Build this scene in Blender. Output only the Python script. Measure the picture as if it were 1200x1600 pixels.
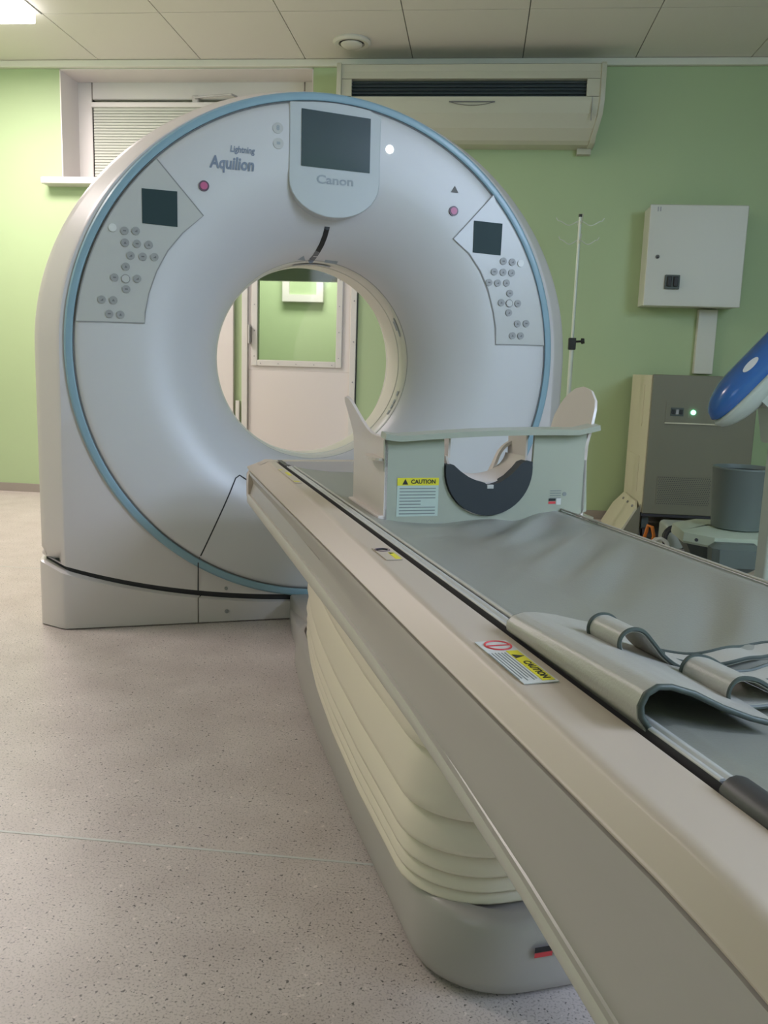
import bpy, bmesh, math, random
from mathutils import Vector, Matrix
PI = math.pi
random.seed(7)
for o in list(bpy.data.objects): bpy.data.objects.remove(o)
SC = bpy.context.scene
COL = SC.collection

# ------------------------------------------------------------------ camera
CAM_H = 0.9
pitch, roll, yaw, FPX = math.radians(9.5526), math.radians(1.8147), math.radians(5.8271), 1343.11
fw = Vector((-math.sin(yaw)*math.cos(pitch), math.cos(yaw)*math.cos(pitch), -math.sin(pitch)))
rt = fw.cross(Vector((0, 0, 1))).normalized()
up = rt.cross(fw)
R_ = rt*math.cos(roll) + up*math.sin(roll)
U_ = -rt*math.sin(roll) + up*math.cos(roll)
cd = bpy.data.cameras.new('camera'); cam = bpy.data.objects.new('camera', cd); COL.objects.link(cam)
cd.sensor_fit = 'VERTICAL'; cd.sensor_height = 36.0; cd.sensor_width = 27.0
cd.lens = FPX/1600*36.0
cd.clip_start = 0.02; cd.clip_end = 60
cam.matrix_world = Matrix(((R_.x, U_.x, -fw.x, 0), (R_.y, U_.y, -fw.y, 0), (R_.z, U_.z, -fw.z, CAM_H), (0, 0, 0, 1)))
SC.camera = cam

# ------------------------------------------------------------------ world, lights, exposure
w = bpy.data.worlds.new('world'); SC.world = w; w.use_nodes = True
w.node_tree.nodes['Background'].inputs[0].default_value = (0.75, 0.85, 1.0, 1)
w.node_tree.nodes['Background'].inputs[1].default_value = 0.6
SC.view_settings.view_transform = 'Standard'; SC.view_settings.look = 'None'
SC.view_settings.gamma = 1; SC.view_settings.use_curve_mapping = False
SC.view_settings.exposure = 0.3

def area(name, loc, target, sx, sy, watts, col):
    l = bpy.data.lights.new(name, 'AREA'); l.shape = 'RECTANGLE'; l.size = sx; l.size_y = sy
    l.energy = watts; l.color = col
    o = bpy.data.objects.new(name, l); COL.objects.link(o); o.location = loc
    o.rotation_euler = (Vector(target)-Vector(loc)).to_track_quat('-Z', 'Y').to_euler()
    return o
# lit ceiling panel over the left back corner, a second one in its row, a cool one at the right
area('ceiling_lamp_light', (-2.72, 4.41, 2.625), (-2.72, 4.41, 0), .58, .58, 37, (1.0, .865, .88))
area('ceiling_lamp_light', (-2.72, 2.4825, 2.625), (-2.72, 2.4825, 0), .58, .58, 25, (1.0, .87, .86))
area('ceiling_lamp_light', (2.42, .56, 2.625), (2.42, .56, 0), .58, .58, 24, (.66, .78, 1.0))
# cool daylight entering by the wide high window of the right wall, plus an added fill behind the camera
area('daylight_and_fill', (2.97, .05, 2.17), (0.0, .3, 1.8), 2.5, .85, 72, (.56, .71, 1.0))
area('daylight_and_fill', (-1.7, -1.48, 1.8), (-0.9, 3.0, 1.2), 1.4, 1.0, 5, (.74, .81, 1.0))

# ------------------------------------------------------------------ materials
def mat(name, col, rough=.5, metal=0, emit=None, es=0, spec=.5, trans=0, alpha=1, bump=0, bscale=200, coat=0, crough=.1, var=0, vscale=3):
    m = bpy.data.materials.new(name); m.use_nodes = True
    nt = m.node_tree; b = nt.nodes['Principled BSDF']
    b.inputs['Base Color'].default_value = (*col, 1)
    b.inputs['Roughness'].default_value = rough
    b.inputs['Metallic'].default_value = metal
    b.inputs['Specular IOR Level'].default_value = spec
    b.inputs['Transmission Weight'].default_value = trans
    b.inputs['Alpha'].default_value = alpha
    b.inputs['Coat Weight'].default_value = coat; b.inputs['Coat Roughness'].default_value = crough
    if emit: b.inputs['Emission Color'].default_value = (*emit, 1); b.inputs['Emission Strength'].default_value = es
    tc = nt.nodes.new('ShaderNodeTexCoord')
    if var:
        n = nt.nodes.new('ShaderNodeTexNoise'); n.inputs['Scale'].default_value = vscale; n.inputs['Detail'].default_value = 4
        r = nt.nodes.new('ShaderNodeMixRGB'); r.inputs[1].default_value = (*[c*(1-var) for c in col], 1)
        r.inputs[2].default_value = (*[min(1, c*(1+var)) for c in col], 1)
        nt.links.new(tc.outputs['Object'], n.inputs['Vector']); nt.links.new(n.outputs['Fac'], r.inputs[0])
        nt.links.new(r.outputs[0], b.inputs['Base Color'])
    if bump:
        n = nt.nodes.new('ShaderNodeTexNoise'); n.inputs['Scale'].default_value = bscale; n.inputs['Detail'].default_value = 3
        bp = nt.nodes.new('ShaderNodeBump'); bp.inputs['Strength'].default_value = bump; bp.inputs['Distance'].default_value = .002
        nt.links.new(tc.outputs['Object'], n.inputs['Vector']); nt.links.new(n.outputs['Fac'], bp.inputs['Height'])
        nt.links.new(bp.outputs[0], b.inputs['Normal'])
    return m
M = {}
M['wall'] = mat('green_wall_paint', (.425, .54, .305), .55, bump=.12, bscale=60, var=.03, vscale=1.5)
M['ceiling'] = mat('ceiling_board', (.74, .71, .65), .8, bump=.1, bscale=90)
M['ceil_gap'] = mat('ceiling_grid_gap', (.10, .10, .09), .8)
M['cornice'] = mat('cornice_plastic', (.72, .72, .62), .5)
M['base'] = mat('baseboard_vinyl', (.33, .29, .25), .6)
M['pvc'] = mat('white_pvc', (.70, .68, .64), .35)
M['pvc_pink'] = mat('white_painted_panel', (.74, .69, .66), .4)
M['blind'] = mat('blind_slat', (.60, .62, .54), .5)
M['glass'] = mat('window_glass', (.9, .95, .92), .04, trans=1, spec=.5)
M['gantry'] = mat('gantry_shell', (.62, .57, .56), .38, coat=.5, crough=.25)
M['disc'] = mat('gantry_front_cover', (.60, .59, .60), .45, coat=1.0, crough=.38)
M['panel'] = mat('control_panel_plastic', (.52, .515, .50), .4, coat=.6, crough=.25)
M['disp'] = mat('display_housing_plastic', (.50, .53, .54), .35)
M['blue'] = mat('pale_blue_trim', (.24, .38, .46), .35, coat=.2)
M['lip'] = mat('bore_liner_plastic', (.72, .69, .60), .35)
M['dark'] = mat('dark_gap', (.035, .035, .04), .7)
M['seam'] = mat('cover_seam', (.16, .16, .16), .7)
M['lseam'] = mat('soft_cover_seam', (.30, .30, .30), .7)
M['screen'] = mat('dark_screen_glass', (.03, .055, .065), .12, spec=.6)
M['screen2'] = mat('small_screen_glass', (.035, .06, .065), .5, spec=.15)
M['text'] = mat('grey_print', (.22, .26, .34), .6)
M['ltext'] = mat('faint_print', (.34, .38, .42), .6)
M['btn'] = mat('button_grey', (.33, .33, .33), .4)
M['btnlight'] = mat('button_white', (.70, .70, .68), .3)
M['icon'] = mat('button_symbol', (.16, .16, .17), .5)
M['magenta'] = mat('magenta_button', (.55, .12, .26), .35)
M['magring'] = mat('button_ring', (.14, .08, .12), .4)
M['led'] = mat('white_indicator', (1, 1, 1), .3, emit=(.95, 1, 1), es=1.6)
M['green_led'] = mat('green_indicator', (.1, .9, .5), .3, emit=(.25, 1, .55), es=3.5)
M['couch'] = mat('couch_cover_plastic', (.52, .43, .35), .42, spec=.4, coat=.12, crough=.3)
M['couch2'] = mat('couch_lower_cover', (.44, .40, .37), .35, coat=.3, crough=.25)
M['lipc'] = mat('couch_lower_lip', (.55, .51, .46), .4)
M['bellows'] = mat('cream_bellows', (.80, .71, .59), .45)
M['basec'] = mat('couch_base_plastic', (.42, .385, .365), .34, coat=.15)
M['rail'] = mat('aluminium_rail', (.50, .49, .47), .38, metal=.1)
M['top'] = mat('tabletop_shell', (.30, .29, .31), .4)
M['leather'] = mat('grey_green_vinyl', (.26, .255, .22), .38, bump=.15, bscale=350, var=.06, vscale=5)
M['leatherl'] = mat('pale_grey_vinyl', (.42, .40, .36), .38, bump=.15, bscale=350)
M['piping'] = mat('dark_piping', (.06, .075, .068), .5)
M['rubber'] = mat('dark_rubber', (.055, .052, .055), .45)
M['holder'] = mat('head_holder_plastic', (.37, .385, .315), .35, coat=.2)
M['holderw'] = mat('head_holder_white', (.66, .58, .54), .35, coat=.1)
M['foam'] = mat('black_foam', (.022, .028, .034), .6)
M['yellow'] = mat('warning_yellow', (.70, .62, .03), .5)
M['black'] = mat('black_print', (.015, .015, .015), .5)
M['lab'] = mat('label_sheet', (.60, .60, .58), .4)
M['labg'] = mat('label_sheet_green', (.47, .55, .49), .4)
M['fine'] = mat('fine_print', (.22, .24, .24), .6)
M['red'] = mat('red_print', (.62, .05, .06), .5)
M['ac'] = mat('air_conditioner_plastic', (.54, .53, .42), .4)
M['acdark'] = mat('air_intake', (.03, .045, .05), .5)
M['box'] = mat('grey_enamel', (.62, .62, .55), .38)
M['ups'] = mat('cabinet_front_enamel', (.20, .19, .13), .5)
M['upss'] = mat('cabinet_side_enamel', (.62, .58, .43), .5)
M['pale'] = mat('pale_trolley_plastic', (.52, .58, .45), .4)
M['dgrey'] = mat('dark_grey_plastic', (.08, .10, .09), .5)
M['bin'] = mat('grey_bin_plastic', (.15, .18, .165), .5)
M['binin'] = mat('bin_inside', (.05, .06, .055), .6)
M['inj'] = mat('injector_grey', (.42, .46, .40), .4)
M['injblue'] = mat('translucent_blue', (.025, .11, .33), .2, spec=.5, coat=.3)
M['orange'] = mat('orange_cable', (.75, .22, .03), .5)
M['steel'] = mat('painted_steel_pole', (.62, .66, .58), .35, metal=.2)
M['lamp'] = mat('lamp_diffuser', (1, 1, 1), .5, emit=(1, .98, .95), es=5)
M['vent'] = mat('vent_plastic', (.68, .67, .58), .5)
M['outside'] = mat('dim_backing', (.35, .4, .36), .9)
# floor: speckled vinyl
m = bpy.data.materials.new('speckled_vinyl_floor'); m.use_nodes = True; M['floor'] = m
nt = m.node_tree; b = nt.nodes['Principled BSDF']; L = nt.links.new
tc = nt.nodes.new('ShaderNodeTexCoord')
def noise(sc, det=2):
    n = nt.nodes.new('ShaderNodeTexNoise'); n.inputs['Scale'].default_value = sc; n.inputs['Detail'].default_value = det
    L(tc.outputs['Object'], n.inputs['Vector']); return n
def ramp(src, a, b_, ca, cb):
    r = nt.nodes.new('ShaderNodeValToRGB'); r.color_ramp.elements[0].position = a; r.color_ramp.elements[1].position = b_
    r.color_ramp.elements[0].color = (*ca, 1); r.color_ramp.elements[1].color = (*cb, 1); L(src, r.inputs[0]); return r
base = ramp(noise(7, 5).outputs['Fac'], .3, .7, (.54, .465, .44), (.635, .56, .53))
spk = ramp(noise(130, 4).outputs['Fac'], .33, .375, (.28, .28, .28), (1, 1, 1))
spk2 = ramp(noise(260, 2).outputs['Fac'], .36, .48, (.70, .69, .68), (1, 1, 1))
spk3 = ramp(noise(60, 3).outputs['Fac'], .66, .70, (1, 1, 1), (1.25, 1.25, 1.25))
cur = base.outputs[0]
for s in (spk, spk2, spk3):
    mx = nt.nodes.new('ShaderNodeMixRGB'); mx.blend_type = 'MULTIPLY'; mx.inputs[0].default_value = 1
    L(cur, mx.inputs[1]); L(s.outputs[0], mx.inputs[2]); cur = mx.outputs[0]
L(cur, b.inputs['Base Color']); b.inputs['Roughness'].default_value = .38

# ------------------------------------------------------------------ helpers
def mk(name, V, F, m, parent=None, smooth=False, sharp=35):
    me = bpy.data.meshes.new(name); me.from_pydata([tuple(v) for v in V], [], F)
    bm = bmesh.new(); bm.from_mesh(me)
    bmesh.ops.remove_doubles(bm, verts=bm.verts, dist=1e-6)
    bmesh.ops.recalc_face_normals(bm, faces=bm.faces)
    for f in bm.faces: f.smooth = smooth
    if smooth:
        for e in bm.edges:
            if len(e.link_faces) == 2 and e.calc_face_angle(0) > math.radians(sharp): e.smooth = False
    bm.to_mesh(me); bm.free(); me.materials.append(m)
    o = bpy.data.objects.new(name, me); COL.objects.link(o)
    if parent: o.parent = parent
    return o
class MB:
    def __init__(s): s.V = []; s.F = []
    def add(s, V, F):
        n = len(s.V); s.V += [Vector(v) for v in V]; s.F += [tuple(i+n for i in f) for f in F]; return s
    def build(s, name, m, parent=None, smooth=False, sharp=35): return mk(name, s.V, s.F, m, parent, smooth, sharp)
def boxg(x0, x1, y0, y1, z0, z1, bev=0, seg=2):
    bm = bmesh.new(); bmesh.ops.create_cube(bm, size=1)
    for v in bm.verts: v.co = Vector(((x0+x1)/2+v.co.x*(x1-x0), (y0+y1)/2+v.co.y*(y1-y0), (z0+z1)/2+v.co.z*(z1-z0)))
    if bev: bmesh.ops.bevel(bm, geom=bm.edges[:], offset=bev, segments=seg, profile=.5, affect='EDGES')
    V = [v.co.copy() for v in bm.verts]; F = [[v.index for v in f.verts] for f in bm.faces]; bm.free(); return V, F
def box(name, x0, x1, y0, y1, z0, z1, m, parent=None, bev=0, seg=2):
    o = MB().add(*boxg(x0, x1, y0, y1, z0, z1, bev, seg)).build(name, m, parent, bool(bev), 50)
    return wn(o) if bev else o
def tubeg(P, r, n=10, closed=False):
    P = [Vector(p) for p in P]; V = []; F = []; N = len(P); rr = r if isinstance(r, (list, tuple)) else [r]*N
    prev = None
    for i, p in enumerate(P):
        a = P[(i-1) % N] if (closed or i > 0) else P[i]; c = P[(i+1) % N] if (closed or i < N-1) else P[i]
        t = (c-a).normalized()
        if prev is None: u = t.orthogonal().normalized()
        else:
            u = prev - t*prev.dot(t); u.normalize()
        prev = u; v = t.cross(u)
        for k in range(n):
            a_ = 2*PI*k/n; V.append(p+(u*math.cos(a_)+v*math.sin(a_))*rr[i])
    for i in range(N if closed else N-1):
        for k in range(n):
            F.append((i*n+k, i*n+(k+1) % n, ((i+1) % N)*n+(k+1) % n, ((i+1) % N)*n+k))
    if not closed: F.append(tuple(range(n-1, -1, -1))); F.append(tuple((N-1)*n+k for k in range(n)))
    return V, F
def tube(name, P, r, m, parent=None, n=10, closed=False): return MB().add(*tubeg(P, r, n, closed)).build(name, m, parent, True, 50)
def loftg(S, capA=True, capB=True, closed=True):
    n = len(S[0]); V = [v for s in S for v in s]; F = []
    for i in range(len(S)-1):
        for k in range(n if closed else n-1):
            F.append((i*n+k, i*n+(k+1) % n, (i+1)*n+(k+1) % n, (i+1)*n+k))
    if capA: F.append(tuple(range(n-1, -1, -1)))
    if capB: F.append(tuple((len(S)-1)*n+k for k in range(n)))
    return V, F
def loft(name, S, m, parent=None, capA=True, capB=True, closed=True, smooth=True, sharp=35):
    return MB().add(*loftg(S, capA, capB, closed)).build(name, m, parent, smooth, sharp)
def lathe(name, prof, m, parent=None, c=(0, 0), n=48, capA=False, capB=False, sharp=35):   # profile of (r, z)
    S = [[Vector((c[0]+r*math.cos(2*PI*k/n), c[1]+r*math.sin(2*PI*k/n), z)) for k in range(n)] for r, z in prof]
    return loft(name, S, m, parent, capA, capB, True, True, sharp)
def sheet(name, fn, nu, nv, m, parent=None, thick=.004, dirn=None):   # fn(u,v)->Vector, closed slab
    A = [[Vector(fn(i/nu, j/nv)) for j in range(nv+1)] for i in range(nu+1)]
    Nn = []
    for i in range(nu+1):
        row = []
        for j in range(nv+1):
            du = A[min(i+1, nu)][j]-A[max(i-1, 0)][j]; dv = A[i][min(j+1, nv)]-A[i][max(j-1, 0)]
            nn = du.cross(dv); row.append(nn.normalized() if nn.length > 1e-12 else Vector((0, 0, 1)))
        Nn.append(row)
    V = [A[i][j] for i in range(nu+1) for j in range(nv+1)] + [A[i][j]-Nn[i][j]*thick for i in range(nu+1) for j in range(nv+1)]
    W = nv+1; T = (nu+1)*W; F = []
    for i in range(nu):
        for j in range(nv):
            F.append((i*W+j, i*W+j+1, (i+1)*W+j+1, (i+1)*W+j)); F.append((T+i*W+j, T+(i+1)*W+j, T+(i+1)*W+j+1, T+i*W+j+1))
    for i in range(nu):
        F.append((i*W, (i+1)*W, T+(i+1)*W, T+i*W)); F.append((i*W+nv, T+i*W+nv, T+(i+1)*W+nv, (i+1)*W+nv))
    for j in range(nv):
        F.append((j, T+j, T+j+1, j+1)); F.append((nu*W+j, nu*W+j+1, T+nu*W+j+1, T+nu*W+j))
    return mk(name, V, F, m, parent, True, 50)
def wn(o):
    md = o.modifiers.new('weighted_normal', 'WEIGHTED_NORMAL'); md.keep_sharp = True; md.weight = 80; return o
def platexz(name, P, y0, y1, m, parent=None, smooth=False):            # polygon in x-z extruded along y
    n = len(P); V = [(x, y0, z) for x, z in P]+[(x, y1, z) for x, z in P]
    F = [tuple(range(n)), tuple(range(2*n-1, n-1, -1))]+[(k, n+k, n+(k+1) % n, (k+1) % n) for k in range(n)]
    return mk(name, V, F, m, parent, smooth)
def platexy(name, P, z0, z1, m, parent=None, smooth=False):
    n = len(P); V = [(x, y, z0) for x, y in P]+[(x, y, z1) for x, y in P]
    F = [tuple(range(n-1, -1, -1)), tuple(range(n, 2*n))]+[(k, (k+1) % n, n+(k+1) % n, n+k) for k in range(n)]
    return mk(name, V, F, m, parent, smooth)
def empty(name, label, cat, loc=(0, 0, 0), rz=0, group=None):
    o = bpy.data.objects.new(name, None); COL.objects.link(o); o.location = loc; o.rotation_euler = (0, 0, rz)
    o.empty_display_size = .05; tag(o, label, cat, group); return o
def tag(o, label=None, cat=None, group=None, kind=None):
    if label: o['label'] = label
    if cat: o['category'] = cat
    if group: o['group'] = group
    if kind: o['kind'] = kind
    return o
def struct(o): o['kind'] = 'structure'; return o
def text(name, body, size, mtx, m, parent, bold=0, shear=0, ext=.0004, sx=1):
    c = bpy.data.curves.new(name, 'FONT'); c.body = body; c.size = size; c.offset = bold; c.shear = shear; c.extrude = ext
    c.align_x = 'CENTER'; c.align_y = 'CENTER'; c.resolution_u = 3
    t = bpy.data.objects.new('tmp_text', c); COL.objects.link(t)
    bpy.context.view_layer.update()
    me = bpy.data.meshes.new_from_object(t.evaluated_get(bpy.context.evaluated_depsgraph_get()))
    bpy.data.objects.remove(t)
    me.transform(mtx @ Matrix.Diagonal((sx, 1, 1, 1))); me.materials.clear(); me.materials.append(m); me.name = name
    o = bpy.data.objects.new(name, me); COL.objects.link(o)
    if parent: o.parent = parent
    return o
def frame(origin, xd, yd):
    xd = Vector(xd).normalized(); yd = Vector(yd).normalized(); zd = xd.cross(yd)
    return Matrix(((xd.x, yd.x, zd.x, origin[0]), (xd.y, yd.y, zd.y, origin[1]), (xd.z, yd.z, zd.z, origin[2]), (0, 0, 0, 1)))
def discg(c, r, y0, y1, n=20):
    V = [(c[0]+r*math.cos(2*PI*k/n), y0, c[1]+r*math.sin(2*PI*k/n)) for k in range(n)]
    V += [(c[0]+r*math.cos(2*PI*k/n), y1, c[1]+r*math.sin(2*PI*k/n)) for k in range(n)]
    return V, [tuple(range(n)), tuple(range(2*n-1, n-1, -1))]+[(k, n+k, n+(k+1) % n, (k+1) % n) for k in range(n)]
def disc(name, c, r, y0, y1, m, parent=None, n=20): return MB().add(*discg(c, r, y0, y1, n)).build(name, m, parent, True, 40)

# ------------------------------------------------------------------ room shell
YB = 5.45; ZC = 2.70; XL, XR, YF = -3.55, 3.0, -1.5
WX0, WX1, WZ0, WZ1 = -2.662, -1.066, 2.0, 2.657       # window hole
DX0, DX1, DZ1 = -1.462, -.80, 1.98                     # door hole
floor = struct(box('floor', XL-.2, XR+.2, YF-.2, 8.2, -.1, 0, M['floor']))
for y0, x0, x1 in ((1.44, XL, .0), (3.43, XL, -1.6), (1.44, 1.0, XR)):
    box('floor_seam', x0, x1, y0-.003, y0+.003, -.001, .0006, M['lab'], floor)
# back wall as boxes around the window and the door opening
mb = MB()
for a in ((XL-.2, WX0, 0, ZC), (WX0, WX1, WZ1, ZC), (WX0, DX0, 0, WZ0), (DX0, DX1, DZ1, WZ0), (DX1, WX1, WZ0-.0001, WZ0), (DX1, XR+.2, 0, WZ0), (WX1, XR+.2, WZ0, ZC)):
    if a[1] > a[0]: mb.add(*boxg(a[0], a[1], YB, YB+.30, a[2], a[3]))
struct(mb.build('wall_back', M['wall']))
struct(box('wall_left', XL-.2, XL, YF, YB, 0, ZC, M['wall']))
mb = MB()
for a in ((XL-.2, -2.42, 0, ZC), (-.98, XR+.2, 0, ZC), (-2.42, -.98, 0, 1.28), (-2.42, -.98, 2.32, ZC)):
    mb.add(*boxg(a[0], a[1], YF-.2, YF, a[2], a[3]))
struct(mb.build('wall_front', M['wall']))
w4 = struct(box('fill_window', -2.42, -.98, YF-.11, YF-.10, 1.28, 2.32, M['glass']))  # window added to frame the fill light, out of view
for a in ((-2.42, -.98, 1.28, 1.34), (-2.42, -.98, 2.26, 2.32), (-2.42, -2.36, 1.34, 2.26), (-1.04, -.98, 1.34, 2.26)):
    box('window_frame', a[0], a[1], YF-.098, YF-.05, a[2], a[3], M['pvc'], w4)
mb = MB()
RW = (-1.25, 1.35, 1.74, 2.62)
for a in ((YF, RW[0], 0, ZC), (RW[1], YB, 0, ZC), (RW[0], RW[1], 0, RW[2]), (RW[0], RW[1], RW[3], ZC)):
    mb.add(*boxg(XR, XR+.2, a[0], a[1], a[2], a[3]))
struct(mb.build('wall_right', M['wall']))
w3 = struct(box('window_2', XR+.05, XR+.06, RW[0], RW[1], RW[2], RW[3], M['glass']))
for a in ((RW[0], RW[1], RW[2], RW[2]+.06), (RW[0], RW[1], RW[3]-.06, RW[3]), (RW[0], RW[0]+.06, RW[2]+.06, RW[3]-.06), (RW[1]-.06, RW[1], RW[2]+.06, RW[3]-.06)):
    box('window_frame', XR+.02, XR+.048, *a, M['pvc'], w3)
# ceiling: backing plus tiles with open joints
ceil = struct(box('ceiling', XL-.2, XR+.2, YF-.2, YB+.3, ZC+.012, ZC+.1, M['ceil_gap']))
xs = [.174+.6425*k for k in range(-6, 5)]; ys = [4.73-.6425*k for k in range(0, 10)]
lamp_cells = {(-2.396, 4.0875)}
tile_mesh = {}
def tile(x0, x1, y0, y1):
    x0 = max(x0, XL); x1 = min(x1, XR); y0 = max(y0, YF); y1 = min(y1, YB)
    g = .0025; key = (round(x1-x0, 3), round(y1-y0, 3))
    if key not in tile_mesh:
        o = box('ceiling_tile', -(x1-x0)/2+g, (x1-x0)/2-g, -(y1-y0)/2+g, (y1-y0)/2-g, 0, .011, M['ceiling'], ceil); tile_mesh[key] = o.data
    else:
        o = bpy.data.objects.new('ceiling_tile', tile_mesh[key]); COL.objects.link(o); o.parent = ceil
    o.location = ((x0+x1)/2, (y0+y1)/2, ZC)
gx = [-3.68]+[x for x in xs if x > -3.6]+[]
gx = sorted(set([round(x, 4) for x in [.174+.6425*k for k in range(-6, 5)]]))
gx = [XL]+[x for x in gx if x > XL+.05 and x < XR-.05]+[XR]
gy = [YF]+sorted(y for y in ys if YF+.05 < y < YB)+[YB]
lamps = [(-2.72, 4.41), (-2.72, 2.4825), (2.42, .56)]
for i in range(len(gx)-1):
    for j in range(len(gy)-1):
        cx_, cy_ = (gx[i]+gx[i+1])/2, (gy[j]+gy[j+1])/2
        if any(abs(cx_-lx) < .2 and abs(cy_-ly) < .25 for lx, ly in lamps):
            big = cy_ > 3
            lp = empty('ceiling_light', 'lit square panel light glowing white at the top left, nearest the window wall' if cy_ > 4 else ('second lit square ceiling panel light of the left row, out of view' if cx_ < 0 else 'cool lit square ceiling panel light near the right wall window, out of view'), 'light', (cx_, cy_, ZC))
            hx, hy = (gx[i+1]-gx[i])/2-.003, (gy[j+1]-gy[j])/2-.003
            mbf = MB()
            for a in ((-hx, hx, -hy, -hy+.02), (-hx, hx, hy-.02, hy), (-hx, -hx+.02, -hy+.02, hy-.02), (hx-.02, hx, -hy+.02, hy-.02)):
                mbf.add(*boxg(a[0], a[1], a[2], a[3], -.006, .01))
            mbf.build('frame', M['pvc'], lp)
            box('diffuser', -hx+.02, hx-.02, -hy+.02, hy-.02, -.062, .004, M['lamp'], lp, .012)
            continue
        tile(gx[i], gx[i+1], gy[j], gy[j+1])
struct(box('trim_1', XL, XR, YB-.035, YB-.001, ZC-.042, ZC-.001, M['cornice'], None, .006))
for nm, a in (('baseboard_back', (DX1+.02, XR, YB-.014, YB-.0005, 0, .055)), ('baseboard_left', (XL+.0005, XL+.014, YF, YB-.02, 0, .055)), ('baseboard_right', (XR-.014, XR-.0005, YF, YB-.02, 0, .055))):
    struct(box(nm, *a, M['base']))
struct(box('baseboard_back_left', XL+.02, -1.68, YB-.014, YB-.0005, 0, .055, M['base'])).name = 'baseboard_back'

# window 1 (high, with blind, reveal, sill)
win = struct(box('window_1', WX0+.09, WX1-.09, YB+.262, YB+.268, WZ0+.07, WZ1-.09, M['glass']))
mb = MB()
for a in ((WX0-.001, WX0+.10, WZ0, WZ1), (WX1-.10, WX1+.001, WZ0, WZ1), (WX0+.10, WX1-.10, WZ1-.11, WZ1), (WX0+.10, WX1-.10, WZ0, WZ0+.07)):
    mb.add(*boxg(a[0], a[1], YB+.235, YB+.29, a[2], a[3], .006, 1))
mb.build('window_frame', M['pvc'], win, True, 40)
mb = MB()
mb.add(*boxg(WX0-.0005, WX0+.006, YB-.002, YB+.236, WZ0, WZ1)); mb.add(*boxg(WX1-.006, WX1, YB-.002, YB+.236, WZ0, WZ1)); mb.add(*boxg(WX0, WX1, YB-.002, YB+.236, WZ1-.006, WZ1))
mb.build('reveal_lining', M['pvc_pink'], win)
box('window_sill', -2.76, -.98, YB-.10, YB+.24, 1.962, 2.004, M['pvc'], win, .008)
box('headrail', WX0+.11, WX1-.11, YB+.195, YB+.228, WZ1-.165, WZ1-.135, M['pvc'], win, .003)
sl = None
for k in range(27):
    z = WZ1-.172-k*.0175
    if z < WZ0+.03: break
    if sl is None:
        sl = mk('blind_slat', [(WX0+.12, -.005, -.011), (WX1-.12, -.005, -.011), (WX1-.12, -.002, 0), (WX0+.12, -.002, 0), (WX1-.12, .005, .010), (WX0+.12, .005, .010)] +
                [(WX0+.12, -.0044, -.0115), (WX1-.12, -.0044, -.0115), (WX1-.12, -.0012, -.0005), (WX0+.12, -.0012, -.0005), (WX1-.12, .0058, .0095), (WX0+.12, .0058, .0095)],
                [(0, 1, 2, 3), (3, 2, 4, 5), (6, 9, 8, 7), (9, 11, 10, 8), (0, 6, 7, 1), (5, 4, 10, 11), (0, 3, 9, 6), (3, 5, 11, 9), (1, 7, 8, 2), (2, 8, 10, 4)], M['blind'], win)
        o = sl
    else:
        o = bpy.data.objects.new('blind_slat', sl.data); COL.objects.link(o); o.parent = win
    o.location = (0, YB+.212, z)
mb = MB()
mb.add(*tubeg([(-1.86, YB+.228, 2.545), (-1.86, YB+.18, 2.545), (-1.62, YB+.17, 2.56), (-1.60, YB+.22, 2.56)], .007, 8)); mb.add(*boxg(-1.885, -1.845, YB+.20, YB+.236, 2.52, 2.565, .004, 1))
mb.build('window_opener', M['rail'], win, True)
struct(box('window_yard_backing', -3.2, -.4, YB+.9, YB+.95, 1.5, 3.0, M['outside'])).name = 'blind_backing'  # unseen backing added behind the blind for its dim outdoor tone

# door 1: white panel door with a glazed upper half, seen through the bore
YD = YB-.012
door = struct(box('door_1', DX0+.004, DX1-.004, YB+.0, YB+.045, .012, .86, M['pvc_pink'], None, .002, 1))
GX0, GX1, GZ0, GZ1 = -1.405, -.885, .915, 1.70
mb = MB()
for a in ((DX0+.004, GX0, .86, DZ1), (GX1, DX1-.004, .86, DZ1), (GX0, GX1, .86, GZ0), (GX0, GX1, GZ1, DZ1)):
    mb.add(*boxg(a[0], a[1], YB, YB+.045, a[2], a[3]))
mb.build('door_leaf_upper', M['pvc_pink'], door)
for nm, a in (('glazing_bead', (GX0-.03, GX0+.008, GZ0-.03, GZ1+.03)), ('glazing_bead', (GX1-.008, GX1+.03, GZ0-.03, GZ1+.03)), ('glazing_bead', (GX0+.0085, GX1-.0085, GZ0-.030, GZ0+.008)), ('glazing_bead', (GX0+.0085, GX1-.0085, GZ1-.008, GZ1+.03))):
    box(nm, a[0], a[1], YB-.014, YB+.001, a[2], a[3], M['pvc'], door, .004)
box('glass_pane', GX0, GX1, YB+.018, YB+.024, GZ0, GZ1, M['glass'], door)
for k in range(5):
    for xx in (GX0-.011, GX1+.011):
        disc('screw', (xx, GZ0+.03+k*.16), .0035, YB-.0175, YB-.0138, M['btn'], door, 8)
    disc('screw', (GX0+.03+k*.115, GZ0-.014), .0035, YB-.0175, YB-.0138, M['btn'], door, 8)
box('door_handle', DX0+.012, DX0+.024, YB-.045, YB-.005, 1.02, 1.14, M['rail'], door, .004)
for x0, x1 in ((DX0-.035, DX0+.003), (DX1-.003, DX1+.035)):
    struct(box('trim_2', x0, x1, YB-.02, YB+.01, 0, DZ1+.03, M['pvc'], None, .004))
for k in range(6):
    disc('screw', (DX1+.02, .3+k*.25), .005, YB-.0235, YB-.0198, M['btn'], bpy.data.objects['trim_2.001'], 8)
struct(box('trim_3', DX1+.036, DX1+.041, YB-.006, YB-.0005, 0, DZ1, M['dark']))
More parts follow.
